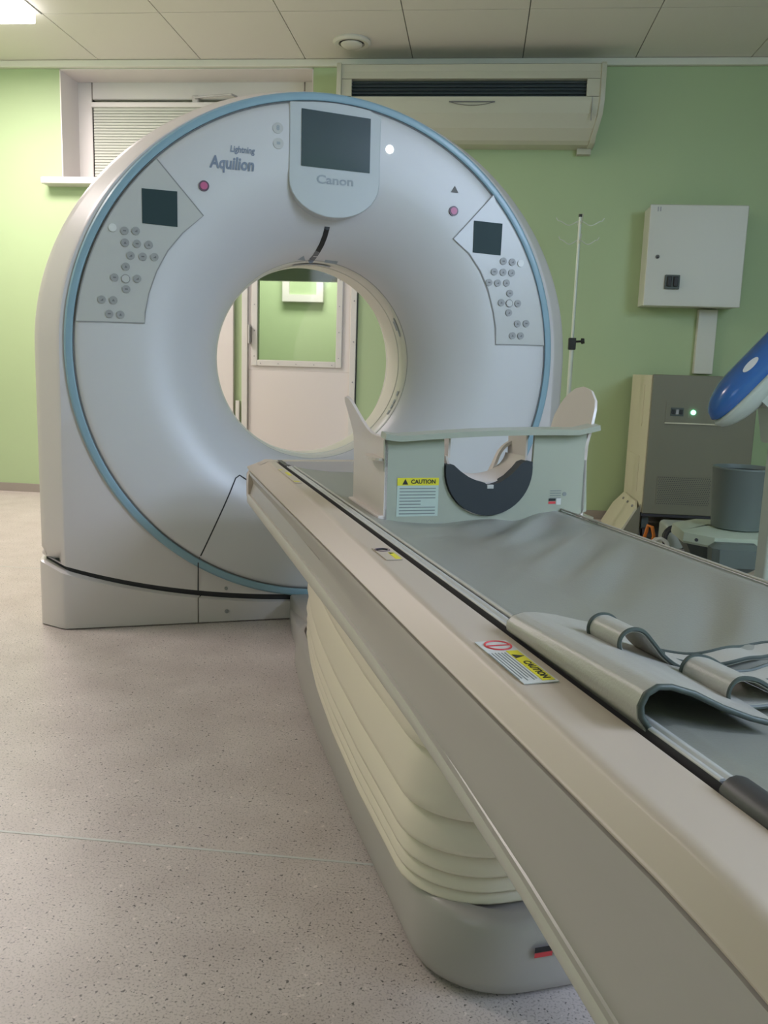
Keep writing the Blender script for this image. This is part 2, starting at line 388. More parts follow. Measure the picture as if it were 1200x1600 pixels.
# neighbouring white wall panel left of the door and a cable duct beside it
tag(box('wall_panel', -2.30, -1.548, YB-.03, YB-.001, .06, 1.75, M['pvc_pink'], None, .003), 'white wall panel left of the glazed door seen through the bore', 'panel')
tag(box('cable_duct', -1.535, -1.51, YB-.025, YB-.001, .06, .66, M['pvc'], None, .003), 'short white vertical cable duct low on the green strip beside the door', 'duct')
# room added beyond the glass, standing in for its reflections
mb = MB()
mb.add(*boxg(-3.4, 1.4, 7.6, 7.7, 0, 2.7)); mb.add(*boxg(-3.5, -3.4, 5.75, 7.7, 0, 2.7)); mb.add(*boxg(1.4, 1.5, 5.75, 7.7, 0, 2.7)); mb.add(*boxg(-3.5, 1.5, 5.75, 7.7, 2.7, 2.8))
struct(mb.build('wall_reflection', M['wall']))
fr = struct(box('window_reflection', -1.66, -1.42, 7.57, 7.598, 1.50, 2.05, M['wall']))
for a in ((-1.72, -1.66, 1.44, 2.1), (-1.42, -1.36, 1.44, 2.1), (-1.66, -1.42, 1.44, 1.50), (-1.66, -1.42, 2.04, 2.1)):
    box('window_frame', a[0], a[1], 7.55, 7.598, a[2], a[3], M['pvc'], fr)
area('reflection_light', (-1.4, 6.9, 2.6), (-1.4, 6.9, 0), .9, .5, 42, (1, .95, .9))  # unseen lamp added to brighten what the door glass shows

# ------------------------------------------------------------------ things on the walls and ceiling
v = empty('ceiling_vent', 'round white ceiling air vent with a central disc above the scanner', 'vent', (-.79, 5.14, ZC))
lathe('outer_ring', [(.105, 0), (.108, -.010), (.095, -.020), (.074, -.018), (.068, 0)], M['vent'], v, n=40)
lathe('throat', [(.07, .0), (.07, -.004), (.001, -.004)], M['dark'], v, n=40)
lathe('centre_disc', [(.001, -.036), (.045, -.034), (.060, -.024), (.062, -.018), (.05, -.012), (.012, -.004)], M['vent'], v, n=40)

ac = empty('air_conditioner', 'long cream air conditioner under the ceiling behind the scanner', 'air conditioner', (-.125, YB, 0))
prof = [(0, 2.602), (-.235, 2.602), (-.245, 2.596), (-.245, 2.56), (-.25, 2.535), (-.252, 2.52), (-.205, 2.515), (-.205, 2.428), (-.252, 2.424), (-.25, 2.405), (-.235, 2.34), (-.20, 2.27), (-.15, 2.215), (-.12, 2.20), (0, 2.20)]
hw = .742
loft('body', [[Vector((x*(1-(0 if z > 2.42 else .0)), y, z)) for y, z in prof] for x in (-hw+.01, hw-.01)], M['ac'], ac, True, True, True, False)
for s in (-1, 1):
    S = []
    for dx, sh in ((-.012, 1), (.004, 1), (.014, .985)):
        S.append([Vector((s*(hw+dx-(.0 if z > 2.35 else (2.35-z)*.22)), y*sh*1.01, z)) for y, z in [(0, 2.605), (-.25, 2.605), (-.258, 2.592), (-.262, 2.46), (-.258, 2.40), (-.24, 2.33), (-.205, 2.26), (-.155, 2.205), (-.12, 2.195), (0, 2.195)]])
    loft('end_cap', S, M['ac'], ac)
box('air_intake', -hw+.07, hw-.085, -.222, -.206, 2.430, 2.513, M['acdark'], ac)
for x0, x1 in ((-hw-.0, -hw+.072), (hw-.087, hw)):
    box('intake_cheek', x0, x1, -.251, -.205, 2.427, 2.517, M['ac'], ac)
for k in range(4): box('louvre_blade', -hw+.072, hw-.088, -.240, -.224, 2.440+k*.019, 2.443+k*.019, M['acdark'], ac)
box('top_groove', -hw+.02, hw-.02, -.2475, -.245, 2.527, 2.531, M['seam'], ac)
box('front_groove', hw-.055, hw-.052, -.2545, -.24, 2.30, 2.424, M['lseam'], ac)
zz = lambda x: 2.395-.018*(1-(x/.125)**2)
tube('badge_arc', [(.02+x/100, -.2535, zz(x/100)) for x in range(-12, 13, 2)], .0018, M['seam'], ac, 6)
box('badge_line', -.11, .15, -.2535, -.249, 2.394, 2.399, M['seam'], ac)
box('mounting_foot', hw-.10, hw-.02, -.05, -.004, 2.165, 2.198, M['ac'], ac)

cb = empty('electrical_cabinet', 'square pale grey enamelled wall cabinet with a black rotary switch', 'cabinet', (1.208, YB, 0))
box('body', -.268, .268, -.17, -.001, 1.305, 1.86, M['box'], cb, .004)
dr = box('cabinet_door', -.272, .272, -.20, -.172, 1.300, 1.864, M['box'], cb, .006)
hd = box('rotary_switch', -.162, -.078, -.214, -.199, 1.395, 1.475, M['dgrey'], dr, .004)
for k in range(2): box('switch_detail', -.15+k*.036, -.126+k*.036, -.226, -.212, 1.41, 1.465, M['black'], dr, .003)
disc('door_lock', (-.212, 1.575), .011, -.206, -.199, M['seam'], dr)
disc('lock_key', (-.212, 1.571), .004, -.212, -.205, M['black'], dr, 8)
for k in range(2): box('hinge_mark', -.232+k*.014, -.226+k*.014, -.2015, -.1995, 1.825, 1.85, M['btn'], dr)
tag(box('conduit_duct', 1.292, 1.402, YB-.045, YB-.001, .92, 1.298, M['box'], None, .004), 'pale vertical trunking running down below the wall cabinet', 'trunking')

# IV pole
iv = empty('iv_pole', 'thin pale IV drip stand with wire hooks and a black clamp by the wall', 'drip stand', (.52, 5.0, 0))
tube('upper_pole', [(0, 0, 1.06), (0, 0, 1.745)], .009, M['steel'], iv)
tube('lower_pole', [(0, 0, .1), (0, 0, 1.09)], .013, M['steel'], iv)
tube('pole_cap', [(0, 0, 1.745), (0, 0, 1.76)], .010, M['black'], iv)
for z, l in ((1.725, .13), (1.625, .11)):
    for a in (0, PI/2):
        c, s = math.cos(a), math.sin(a)
        P = []
        for k in range(-12, 13):
            u = k/12; P.append((c*u*l, s*u*l, z+.012*math.cos(u*PI*2.2)-.012 + (.018 if abs(k) == 12 else 0)))
        tube('wire_hook', P, .0028, M['steel'], iv, 6)
box('clamp', -.02, .02, -.022, .022, 1.03, 1.095, M['black'], iv, .004)
kn = tube('clamp_knob', [(.02, -.005, 1.075), (.045, -.01, 1.077), (.05, -.011, 1.078), (.066, -.014, 1.08)], [.006, .006, .017, .014], M['black'], iv, 12)
for k in range(5):
    a = 2*PI*k/5+.3; tube('base_leg', [(0, 0, .13), (.1*math.cos(a), .1*math.sin(a), .1), (.20*math.cos(a), .20*math.sin(a), .065)], .011, M['steel'], iv, 8)
    MB().add(*tubeg([(.20*math.cos(a)-.012*math.sin(a), .20*math.sin(a)+.012*math.cos(a), .03), (.20*math.cos(a)+.012*math.sin(a), .20*math.sin(a)-.012*math.cos(a), .03)], .03, 14)).build('castor', M['rubber'], iv, True)

# power cabinet
up_ = empty('power_cabinet', 'floor standing grey power cabinet with a perforated grille and a green lamp', 'cabinet', (.935, 4.8, 0))
CW = .56
box('body', 0, CW, .02, .60, .15, .905, M['upss'], up_, .006)
fp = box('front_panel', .004, CW-.004, 0, .022, .15, .908, M['ups'], up_, .005)
mbp = MB()
# side panels
box('side_recess', -.0025, .0, .18, .50, .62, .85, M['upss'], up_)
box('side_recess', -.0025, .0, .18, .50, .25, .45, M['upss'], up_)
ctl = box('control_recess', .085, .40, -.003, .0, .655, .765, M['ups'], up_)
box('recess_rim', .083, .402, -.008, .0, .648, .655, M['upss'], up_)
pnl = box('control_strip', .11, .178, -.006, -.002, .69, .735, M['dgrey'], up_)
for k in range(3): box('breaker', .115+k*.021, .130+k*.021, -.012, -.005, .70, .725, (M['black'], M['btn'], M['black'])[k], pnl)
disc('green_lamp', (.228, .712), .0125, -.012, -.002, M['green_led'], up_)
# perforated grille: dark backing with rows of holes (as raised lattice)
gr = box('grille', .07, .36, -.0035, .0005, .205, .36, M['ups'], up_)
mb = MB(); n_ = 0
for j in range(15):
    for i in range(27):
        x = .078+i*.0103+(j % 2)*.00515; z = .211+j*.0103
        mb.add([(x-.003, -.0042, z), (x, -.0042, z-.003), (x+.003, -.0042, z), (x, -.0042, z+.003)], [(0, 1, 2, 3)])
tag(mb.build('grille_holes', M['dark'], up_), kind='stuff')
box('bottom_plate', 0, CW, .0, .58, .135, .15, M['dark'], up_)
for x in (.03, CW-.05):
    for y in (.05, .5): tube('castor', [(x-.012, y, .035), (x+.012, y, .035)], .035, M['rubber'], up_, 14); box('castor_fork', x-.018, x+.018, y-.015, y+.015, .06, .136, M['dgrey'], up_)
# outrigger feet
for s, x in ((-1, -.004), (1, CW+.004)):
    P = [(.02, 0), (.60, 0), (.60, .12), (.50, .20), (.12, .20), (.02, .17)]
    sl_ = .11
    V = []
    for d in (0, .012):
        V += [(x+s*(d+(sl_*(1-z/.20))), y, z) for y, z in P]
    n = len(P)
    mk('stabiliser_foot', V, [tuple(range(n)), tuple(range(2*n-1, n-1, -1))]+[(k, n+k, n+(k+1) % n, (k+1) % n) for k in range(n)], M['upss'], up_)
    V = [(x, .02, 0), (x+s*sl_, .02, 0), (x, .02, .20), (x, .012, 0), (x+s*sl_, .012, 0), (x, .012, .20)]
    mk('foot_gusset', V, [(0, 1, 2), (5, 4, 3), (0, 3, 4, 1), (1, 4, 5, 2), (2, 5, 3, 0)], M['ups'], up_)
    for k in range(3): tube('foot_bolt', [(x+s*.02, .10+k*.15, .172), (x+s*.034, .10+k*.15, .178)], .007, M['btn'], up_, 8)
tag(box('floor_unit', 1.02, 1.24, 4.55, 4.74, .0, .135, M['inj'], None, .02), 'low pale grey unit on the floor below the power cabinet', 'unit')
def coil(cx_, cy_, cz, r, n, tilt, jit=.01, seed=1):
    rnd = random.Random(seed); P = []
    for k in range(n*18):
        a = 2*PI*k/18; rr = r*(1+.12*math.sin(a*.37+seed)); P.append((cx_+rr*math.cos(a), cy_+rr*math.sin(a)*math.cos(tilt)+k*.0004, cz+rr*math.sin(a)*math.sin(tilt)+rnd.uniform(-jit, jit)*.2))
    return P
tag(tube('orange_cable', [(.945, 4.60, .010), (.945, 4.53, .03), (.950, 4.50, .08), (.938, 4.50, .128), (.918, 4.51, .135), (.912, 4.52, .09), (.905, 4.55, .04), (.88, 4.62, .010)], .009, M['orange'], None, 8), 'orange cable looped upright under the power cabinet', 'cable')
tag(tube('black_cable', [Vector(p) for p in coil(1.045, 4.40, .085, .062, 3, 1.2, seed=3)], .008, M['black'], None, 8), 'black cable coiled on the floor beside the orange cable', 'cable')
tag(tube('white_cable', [Vector(p) for p in coil(.955, 4.36, .055, .038, 2, 1.1, seed=5)], .007, M['pvc'], None, 8), 'small white cable loop standing left of the black coil by the trolley', 'cable')

# trolley with bin
tr = empty('equipment_trolley', 'low pale plastic trolley with dark sides carrying the grey bin', 'trolley', (1.15, 3.8, 0))
def hexa(x0, x1, y0, y1, ch): return [(x0+ch, y0), (x1-ch, y0), (x1, y0+ch), (x1, y1-ch), (x1-ch, y1), (x0+ch, y1), (x0, y1-ch), (x0, y0+ch)]
S = [[Vector((x, y, z)) for x, y in hexa(-.245-d, .27+d, -.2-d, .22+d, .10)] for d, z in ((0, .205), (.004, .215), (0, .25), (-.02, .262), (-.12, .268))]
loft('deck', S, M['pale'], tr)
loft('under_body', [[Vector((x, y, z)) for x, y in hexa(-.245+d, .27-d, -.2+d, .22-d, .09)] for d, z in ((.06, .12), (.015, .204))], M['dgrey'], tr, smooth=False)
S = [[Vector((x, y, z)) for x, y in hexa(-.165-d, .03+d, -.27-d, -.15, .025)] for d, z in ((-.03, .115), (-.005, .14), (0, .215), (-.02, .235))]
loft('front_block', S, M['bin'], tr)
for x in (-.19, .21):
    for y in (-.14, .17):
        tube('castor', [(x-.012, y, .03), (x+.012, y, .03)], .03, M['rubber'], tr, 14); box('castor_fork', x-.017, x+.017, y-.012, y+.012, .05, .122, M['btn'], tr)
disc('deck_screw', (-.21, .232), .007, -.172, -.165, M['dark'], tr)
disc('deck_screw', (.11, .232), .007, -.207, -.195, M['dark'], tr)
bn = empty('waste_bin', 'dark grey round bin standing on the pale trolley', 'bin', (1.147, 3.78, .268))
lathe('bin_wall', [(.106, 0), (.112, .004), (.124, .25), (.128, .256), (.126, .262), (.119, .262), (.116, .25), (.104, .012), (.001, .012)], M['bin'], bn, n=48)
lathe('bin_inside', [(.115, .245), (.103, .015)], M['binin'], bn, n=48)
lathe('bin_base', [(.106, 0.0), (.001, 0.0)], M['bin'], bn, n=48)

# contrast injector on pedestal
inj = empty('contrast_injector', 'contrast injector with a translucent blue head on a pale column at right', 'injector', (1.05, 3.0, 0))
box('column', -.058, .09, -.05, .05, .14, .70, M['inj'], inj, .012)
lathe('base', [(.001, .155), (.08, .15), (.17, .11), (.19, .07), (.19, .05), (.001, .05)], M['inj'], inj, n=32)
for k in range(4):
    a = PI/4+k*PI/2; tube('castor', [(.15*math.cos(a)-.01, .15*math.sin(a), .027), (.15*math.cos(a)+.01, .15*math.sin(a), .027)], .027, M['rubber'], inj, 14)
# head: elongated capsule rising to the right
ax = Vector((.643, 0, .766)).normalized(); nrm = Vector((-.766, 0, .643)).normalized()
def shell(name, c0, L_, prof_u, prof_d, wid, m):
    S = []
    N = 44
    for i in range(N+1):
        u = i/N; k = math.sqrt(max(0, 1-(1-min(u/.35, 1))**2)) if u < .35 else 1.0
        k = max(k, .02)
        if u > .8: k *= math.cos((u-.8)/.2*1.2)
        c = c0+ax*(u*L_)
        S.append([c+nrm*(k*(prof_u if math.sin(a) >= 0 else prof_d)*math.sin(a))+Vector((0, 1, 0))*(wid*k*math.cos(a)) for a in [2*PI*j/24 for j in range(24)]])
    return loft(name, S, m, inj, sharp=70)
c0 = Vector((-.250, 0, .752))
shell('blue_cover', c0+nrm*.014, .42, .072, .034, .075, M['injblue'])
shell('housing_rim', c0-nrm*.006+ax*-.004, .44, .020, .062, .082, M['inj'])
hb = loft('housing', [[c0+ax*u+nrm*(-.03-d)+Vector((0, yy, 0))*1.0 for u, yy in ((.14, -.06), (.36, -.07), (.36, .07), (.14, .06))] for d in (0, .05)] + [[Vector((x, y, .69)) for x, y in ((-.075, -.06), (.10, -.06), (.10, .06), (-.075, .06))]], M['inj'], inj, smooth=False)
bp_ = c0+ax*.165+nrm*.0785
mtx = frame(c0+ax*.20+nrm*.058+Vector((0, -.052, 0)), ax, (nrm+Vector((0, .9, 0))).normalized())
n = 20
V = []
for d in (0, .0015):
    for k in range(n): V.append(mtx @ Vector((.032*math.cos(2*PI*k/n), .012*math.sin(2*PI*k/n), .006+d)))
mk('oval_label', V, [tuple(range(n)), tuple(range(2*n-1, n-1, -1))]+[(k, n+k, n+(k+1) % n, (k+1) % n) for k in range(n)], M['lab'], inj)

# ------------------------------------------------------------------ CT gantry
GANG = math.radians(21.799107)
CG, SG = math.cos(GANG), math.sin(GANG)
def W(s, t, z=0): return (s*CG-t*SG, s*SG+t*CG, z)
ZG = .93
gan = empty('ct_gantry', 'large white round CT scanner gantry with a pale blue ring and open bore', 'scanner', W(.618, 2.95), GANG)
def zg(x): x = abs(x); return .080+.150*x*x+.02*(x/.9)**4
def Rout(th, a, b_, g):
    c, s = math.cos(th), math.sin(th)
    if s >= 0: return 1/math.sqrt((c/a)**2+(s/b_)**2)
    lo, hi = .2, 2.0
    for _ in range(40):
        r = (lo+hi)/2
        x, z = r*c, ZG+r*s
        if abs(x) < a and z > zg(x)+g: lo = r
        else: hi = r
    return lo
def corner(a):
    return math.atan2(zg(a)+.009-ZG, a)
NT = 216
def angs(a):
    ca = -corner(a)                      # positive angle below horizontal at the corner
    A = []
    for k in range(NT): A.append(2*PI*k/NT)
    base_c = math.atan2(ZG-zg(.868)-.009, .868)
    out = []
    for th in A:                          # remap so that a vertex falls on each lower corner
        out.append(th)
    i1 = min(range(NT), key=lambda k: abs(A[k]-(2*PI-base_c))); i2 = min(range(NT), key=lambda k: abs(A[k]-(PI+base_c)))
    out[i1] = 2*PI-ca; out[i2] = PI+ca
    return out
def ring(a, b_, y, g=.009):
    return [Vector((Rout(th, a, b_, g)*math.cos(th), y, ZG+Rout(th, a, b_, g)*math.sin(th))) for th in angs(a)]
def circ(r, y, cz=ZG, n=NT, cx_=0): return [Vector((cx_+r*math.cos(2*PI*k/n), y, cz+r*math.sin(2*PI*k/n))) for k in range(n)]
S = [circ(.842, .004), ring(.862, .8478, 0), ring(.867, .850, .003), ring(.875, .853, .012), ring(.925, .866, .062), ring(.941, .872, .080), ring(.945, .874, .10), ring(.945, .874, .60), ring(.935, .868, .66), ring(.90, .84, .73), ring(.84, .79, .77), circ(.50, .80, .915), circ(.455, .79, .914), circ(.42, .72, .9135), circ(.385, .58, .9135), circ(.358, .47, .9135)]
loft('body_cover', S, M['gantry'], gan, False, False)
# pale blue ring
S = [circ(.8475, .006), circ(.8475, -.006), circ(.842, -.011), circ(.826, -.013), circ(.8215, -.011), circ(.8205, .004)]
loft('blue_ring', S, M['blue'], gan, False, False)
S = [circ(.8205, .004), circ(.8205, -.008), circ(.8165, -.008), circ(.8165, .004)]
loft('ring_seam', S, M['seam'], gan, False, False)
dprof = [(.8165, -.006), (.812, -.013), (.80, -.017), (.78, -.019), (.74, -.020), (.68, -.020), (.62, -.018), (.57, -.010), (.52, .008), (.48, .032), (.44, .064), (.41, .098), (.385, .135), (.367, .17), (.357, .20)]
def ydisc(r):
    if r >= dprof[0][0]: return dprof[0][1]
    for (r0, y0), (r1, y1) in zip(dprof, dprof[1:]):
        if r1 <= r <= r0: return y0+(y1-y0)*(r0-r)/(r0-r1)
    return .2
def dz(r): return ZG-.0165*max(0, min(1, (.70-r)/.343))
loft('front_cover', [circ(r, y, dz(r)) for r, y in dprof], M['disc'], gan, False, False, sharp=60)
loft('bore_ring_seam', [circ(.3575, .198, .9135), circ(.3565, .206, .9135)], M['lseam'], gan, False, False)
loft('bore_liner', [circ(.357, .205, .9135), circ(.351, .215, .9135), circ(.350, .30, .9135), circ(.350, .40, .9135), circ(.357, .475, .9135)], M['lip'], gan, False, False)
loft('bore_front_lip', [circ(.3515, .29, .9135), circ(.3475, .293, .9135), circ(.3475, .305, .9135), circ(.3515, .308, .9135)], M['lip'], gan, False, False)
# bore markings
def bore_mark(th0, th1, y0, y1, m, nm='bore_label'):
    n = 6; r = .3478
    V = [(r*math.cos(a), y, .9135+r*math.sin(a)) for a in [th0+(th1-th0)*k/n for k in range(n+1)] for y in (y0, y1)]
    mk(nm, V, [(2*k, 2*k+1, 2*k+3, 2*k+2) for k in range(n)], m, gan)
D = math.radians
bore_mark(D(17), D(29), .222, .236, M['ltext']); bore_mark(D(21), D(27), .238, .255, M['ltext'])
for a in (-20, -25.5, -29, -33): bore_mark(D(a), D(a+3), .222, .240, M['ltext'])
bore_mark(D(80), D(103), .225, .26, M['ltext'])
# surface helpers on the front cover
def P3(x, z, off=0):
    r = math.hypot(x, z-ZG)
    for _ in range(8): r = math.hypot(x, z-dz(r))
    return Vector((x, ydisc(r)-off, z))
def ribbon(name, pts, wd, m, parent=gan, off=.0012, step=.012):
    Q = []
    for (x0, z0), (x1, z1) in zip(pts, pts[1:]):
        n = max(1, int(math.hypot(x1-x0, z1-z0)/step))
        for k in range(n): Q.append((x0+(x1-x0)*k/n, z0+(z1-z0)*k/n))
    Q.append(pts[-1]); V = []; n = len(Q)
    for i, (x, z) in enumerate(Q):
        a = Q[max(i-1, 0)]; c = Q[min(i+1, n-1)]; d = Vector((c[0]-a[0], c[1]-a[1])).normalized(); nx, nz = -d.y*wd/2, d.x*wd/2
        V += [P3(x+nx, z+nz, off), P3(x-nx, z-nz, off)]
    return mk(name, V, [(2*k, 2*k+1, 2*k+3, 2*k+2) for k in range(n-1)], m, parent)
# access panel seams
for s in (-1, 1):
    ribbon('access_seam', [(s*.434, .215), (s*.43, .235), (s*.305, .508), (s*.29, .517), (s*.262, .498), (s*.18, .44)], .0045, M['dark'])
    V = [(s*.434-.002, -.0012 if z < .19 else -.0135, z) for z in (.116, .19, .2, .22)]+[(s*.434+.002, -.0012 if z < .19 else -.0135, z) for z in (.116, .19, .2, .22)]
    mk('access_seam', V, [(0, 1, 5, 4), (1, 2, 6, 5), (2, 3, 7, 6)], M['dark'], gan)
    disc('screw_cover', (s*.338, .122), .006, -.0035, .002, M['lseam'], gan, 12); disc('screw_cover', (s*.336, .040), .007, -.0065, .002, M['lseam'], gan, 12)
# display housing
HX = .0145
pts = [(HX-.153, 1.735)]
pts += [(HX-.153, 1.50)]
for k in range(1, 16):
    a = PI+PI*k/16; pts.append((HX+.153*math.cos(a), 1.50+.115*math.sin(a) if True else 0))
pts += [(HX+.153, 1.50), (HX+.153, 1.718)]
for k in range(1, 8): 
    x = HX+.153-.306*k/8; pts.append((x, ZG+math.sqrt(.8145**2-x*x)))
dh = platexz('display_housing', pts, -.0235, .11, M['disp'], gan)
bv = dh.modifiers.new('bevel', 'BEVEL'); bv.width = .003; bv.segments = 2; bv.limit_method = 'ANGLE'; bv.angle_limit = 1.0
platexz('display_screen', [(-.099, 1.541), (.132, 1.537), (.131, 1.708), (-.100, 1.717)], -.0262, -.022, M['screen'], dh)
text('wordmark', 'Canon', .038, frame((.015, -.0243, 1.503), (1, 0, 0), (0, 0, 1)), M['ltext'], dh, bold=.0008, sx=1.25)
text('wordmark', 'Aquilion', .052, frame((-.322, -.0212, 1.527), (1, 0, -.0), (0, 0, 1)), M['text'], gan, bold=.0016, shear=.12, sx=.80)
text('wordmark', 'Lightning', .027, frame((-.290, -.0212, 1.572), (1, 0, 0), (0, 0, 1)), M['text'], gan, bold=.0007, shear=.12, sx=.80)
def badge(x, z, body):
    o = disc('round_symbol', (x, z), .017, -.0222, -.0195, M['panel'], gan); text('symbol', body, .02, frame((x, -.0224, z), (1, 0, 0), (0, 0, 1)), M['ltext'], o, bold=.001); return o
badge(-.176, 1.65, '8'); badge(-.174, 1.603, '=')
# control panels
def cpanel(sgn, P_, scr, btns, ringi, lighti, nm):
    o = platexz('control_panel', P_, -.0215, -.010, M['panel'], gan)
    Q = P_+[P_[0]]
    V = []; n = len(Q)
    for i, (x, z) in enumerate(Q):
        a = P_[(i-1) % (n-1)]; c = P_[(i+1) % (n-1)]; d = Vector((c[0]-a[0], c[1]-a[1])).normalized()
        V += [(x-d.y*.0018, -.0221, z+d.x*.0018), (x+d.y*.0018, -.0221, z-d.x*.0018)]
    mk('panel_seam', V, [(2*k, 2*k+1, 2*k+3, 2*k+2) for k in range(n-1)], M['lseam'], o)
    platexz('panel_screen', scr, -.0238, -.021, M['screen2'], o)
    for i, (x, z) in enumerate(btns):
        mm = M['btnlight'] if i == lighti else (M['panel'] if i == ringi else M['btn'])
        r = .0125 if i not in (ringi,) else .013
        bo = MB().add(*discg((x, z), r, -.0255, -.021, 14)).build('button', mm, o, True, 40)
        if i not in (ringi, lighti):
            h = .0045; V = [(x-h, -.0259, z-h*.8), (x+h, -.0259, z-h*.8), (x+(h if i % 2 else 0), -.0259, z+h*.8)] if i % 3 else [(x-h, -.0259, z-.002), (x+h, -.0259, z-.002), (x+h, -.0259, z+.002), (x-h, -.0259, z+.002)]
            b2 = MB().add(V, [tuple(range(len(V)))]); so = b2.build('button_symbol', M['icon'], None); so.parent = o
        elif i == ringi:
            MB().add(*tubeg([(x+.0125*math.cos(a), -.0255, z+.0125*math.sin(a)) for a in [2*PI*k/16 for k in range(16)]], .001, 5, True)).build('button_ring', M['btn'], o)
    return o
def arcpts(r, a0, a1, n, cx_=0, cz=ZG): return [(cx_+r*math.cos(a0+(a1-a0)*k/n), cz+r*math.sin(a0+(a1-a0)*k/n)) for k in range(n+1)]
la0 = math.atan2(1.521-ZG, -.555); la1 = math.atan2(1.013-ZG, -.806)
LP = [(-.413, 1.361), (-.556, 1.521)]+arcpts(.812, la0, la1, 14)[1:]+[(-.599, 1.016)]+[(-.597, 1.05), (-.585, 1.11), (-.560, 1.18), (-.525, 1.245), (-.478, 1.303)]
BL = [(-0.656, 1.297), (-0.622, 1.299), (-0.655, 1.261), (-0.619, 1.26), (-0.583, 1.259), (-0.639, 1.223), (-0.602, 1.222), (-0.566, 1.223), (-0.654, 1.188), (-0.689, 1.153), (-0.655, 1.151), (-0.62, 1.153), (-0.654, 1.119), (-0.729, 1.083), (-0.694, 1.083), (-0.707, 1.04), (-0.673, 1.039), (-0.692, 1.304)]
cpanel(-1, LP, [(-.602, 1.429), (-.494, 1.428), (-.494, 1.320), (-.602, 1.324)], BL, 10, 17, 'left')
RP = [(.440, 1.348), (.581, 1.505)]+arcpts(.812, PI-la0-.012, PI-la1-.02, 14)[1:]+[(.619, .994)]+[(.616, 1.05), (.603, 1.11), (.580, 1.18), (.547, 1.245), (.500, 1.303)]
BR = [(0.631, 1.284), (0.665, 1.283), (0.698, 1.281), (0.598, 1.246), (0.632, 1.246), (0.665, 1.246), (0.58, 1.208), (0.613, 1.208), (0.647, 1.21), (0.662, 1.175), (0.631, 1.141), (0.662, 1.14), (0.695, 1.141), (0.662, 1.107), (0.698, 1.07), (0.732, 1.072), (0.681, 1.027), (0.713, 1.028)]
cpanel(1, RP, [(.513, 1.414), (.620, 1.411), (.619, 1.303), (.514, 1.307)], BR, 11, 2, 'right')
disc('indicator_lamp', (.200, 1.620), .0135, -.0225, -.018, M['led'], gan)
for x, z in ((-.411, 1.452), (.436, 1.440)):
    o = disc('emergency_button', (x, z), .0165, -.0245, -.018, M['magring'], gan)
    disc('button_face', (x, z), .0115, -.0265, -.024, M['magenta'], o)
mk('warning_triangle', [(.423, -.0212, 1.501), (.451, -.0212, 1.501), (.437, -.0212, 1.524)], [(0, 1, 2)], M['seam'], gan)
# laser slot above the bore
SP = [(.008, 1.366), (.006, 1.34), (.001, 1.315), (-.006, 1.295)]
ribbon('laser_slot', SP, .018, M['black'], off=.0015, step=.006)
ribbon('laser_slot_end', [(-.006, 1.295), (-.012, 1.280), (-.020, 1.268)], .018, M['icon'], off=.0015, step=.006)
for sx_, ex in ((SP[0], .009), ((-.020, 1.268), .009)):
    c_ = P3(sx_[0], sx_[1], .0016); mk('slot_round_end', [c_+Vector((ex*math.cos(2*PI*k/14), 0, ex*math.sin(2*PI*k/14))) for k in range(14)], [tuple(range(14))], M['black'] if sx_ == SP[0] else M['icon'], gan)
ribbon('lip_marking', [(.03, 1.270), (.075, 1.266)], .008, M['ltext'], off=.0015)
mk('lip_triangle', [P3(-.07, 1.268, .002), P3(-.04, 1.268, .002), P3(-.052, 1.28, .002)], [(0, 1, 2)], M['ltext'], gan)
disc('pin_hole', (-.065, 1.318), .004, ydisc(.39)-.012, ydisc(.39), M['ltext'], gan, 8)
# core and base panels
core = [(-.93, .09), (-.855, .015), (.855, .015), (.93, .09), (.93, .70), (-.93, .70)]
platexy('inner_core', core, .0, .235, M['dark'], gan)
def base_panel(path, depth=.03):
    # path: list of (x,y) on the front; inner path offset backwards
    V = []; n = len(path)
    for x, y in path: V.append((x, y, 0.004))
    for x, y in path: V.append((x, y, zg(x)-.018))
    for x, y in path: V.append((x*(1-.02), y+.012, zg(x)-.012))
    for x, y in path: V.append((x*.97, y+.022, .004))
    F = []
    for k in range(n-1):
        for a, b_ in ((0, 1), (1, 2), (2, 3), (3, 0)): F.append((a*n+k, a*n+k+1, b_*n+k+1, b_*n+k))
    F += [(0, n, 2*n, 3*n), (n-1, 4*n-1, 3*n-1, 2*n-1)]
    return mk('base_panel', V, F, M['gantry'], gan, True, 30)
side = [(-.950, .72), (-.950, .085), (-.944, .074), (-.880, .006), (-.866, -.002)]
left = side+[(-.866+(.866-.4365)*k/12, -.003) for k in range(1, 13)]
base_panel(left); base_panel([(-x, y) for x, y in left][::-1]); base_panel([(-.4315+.863*k/16, -.003) for k in range(17)])

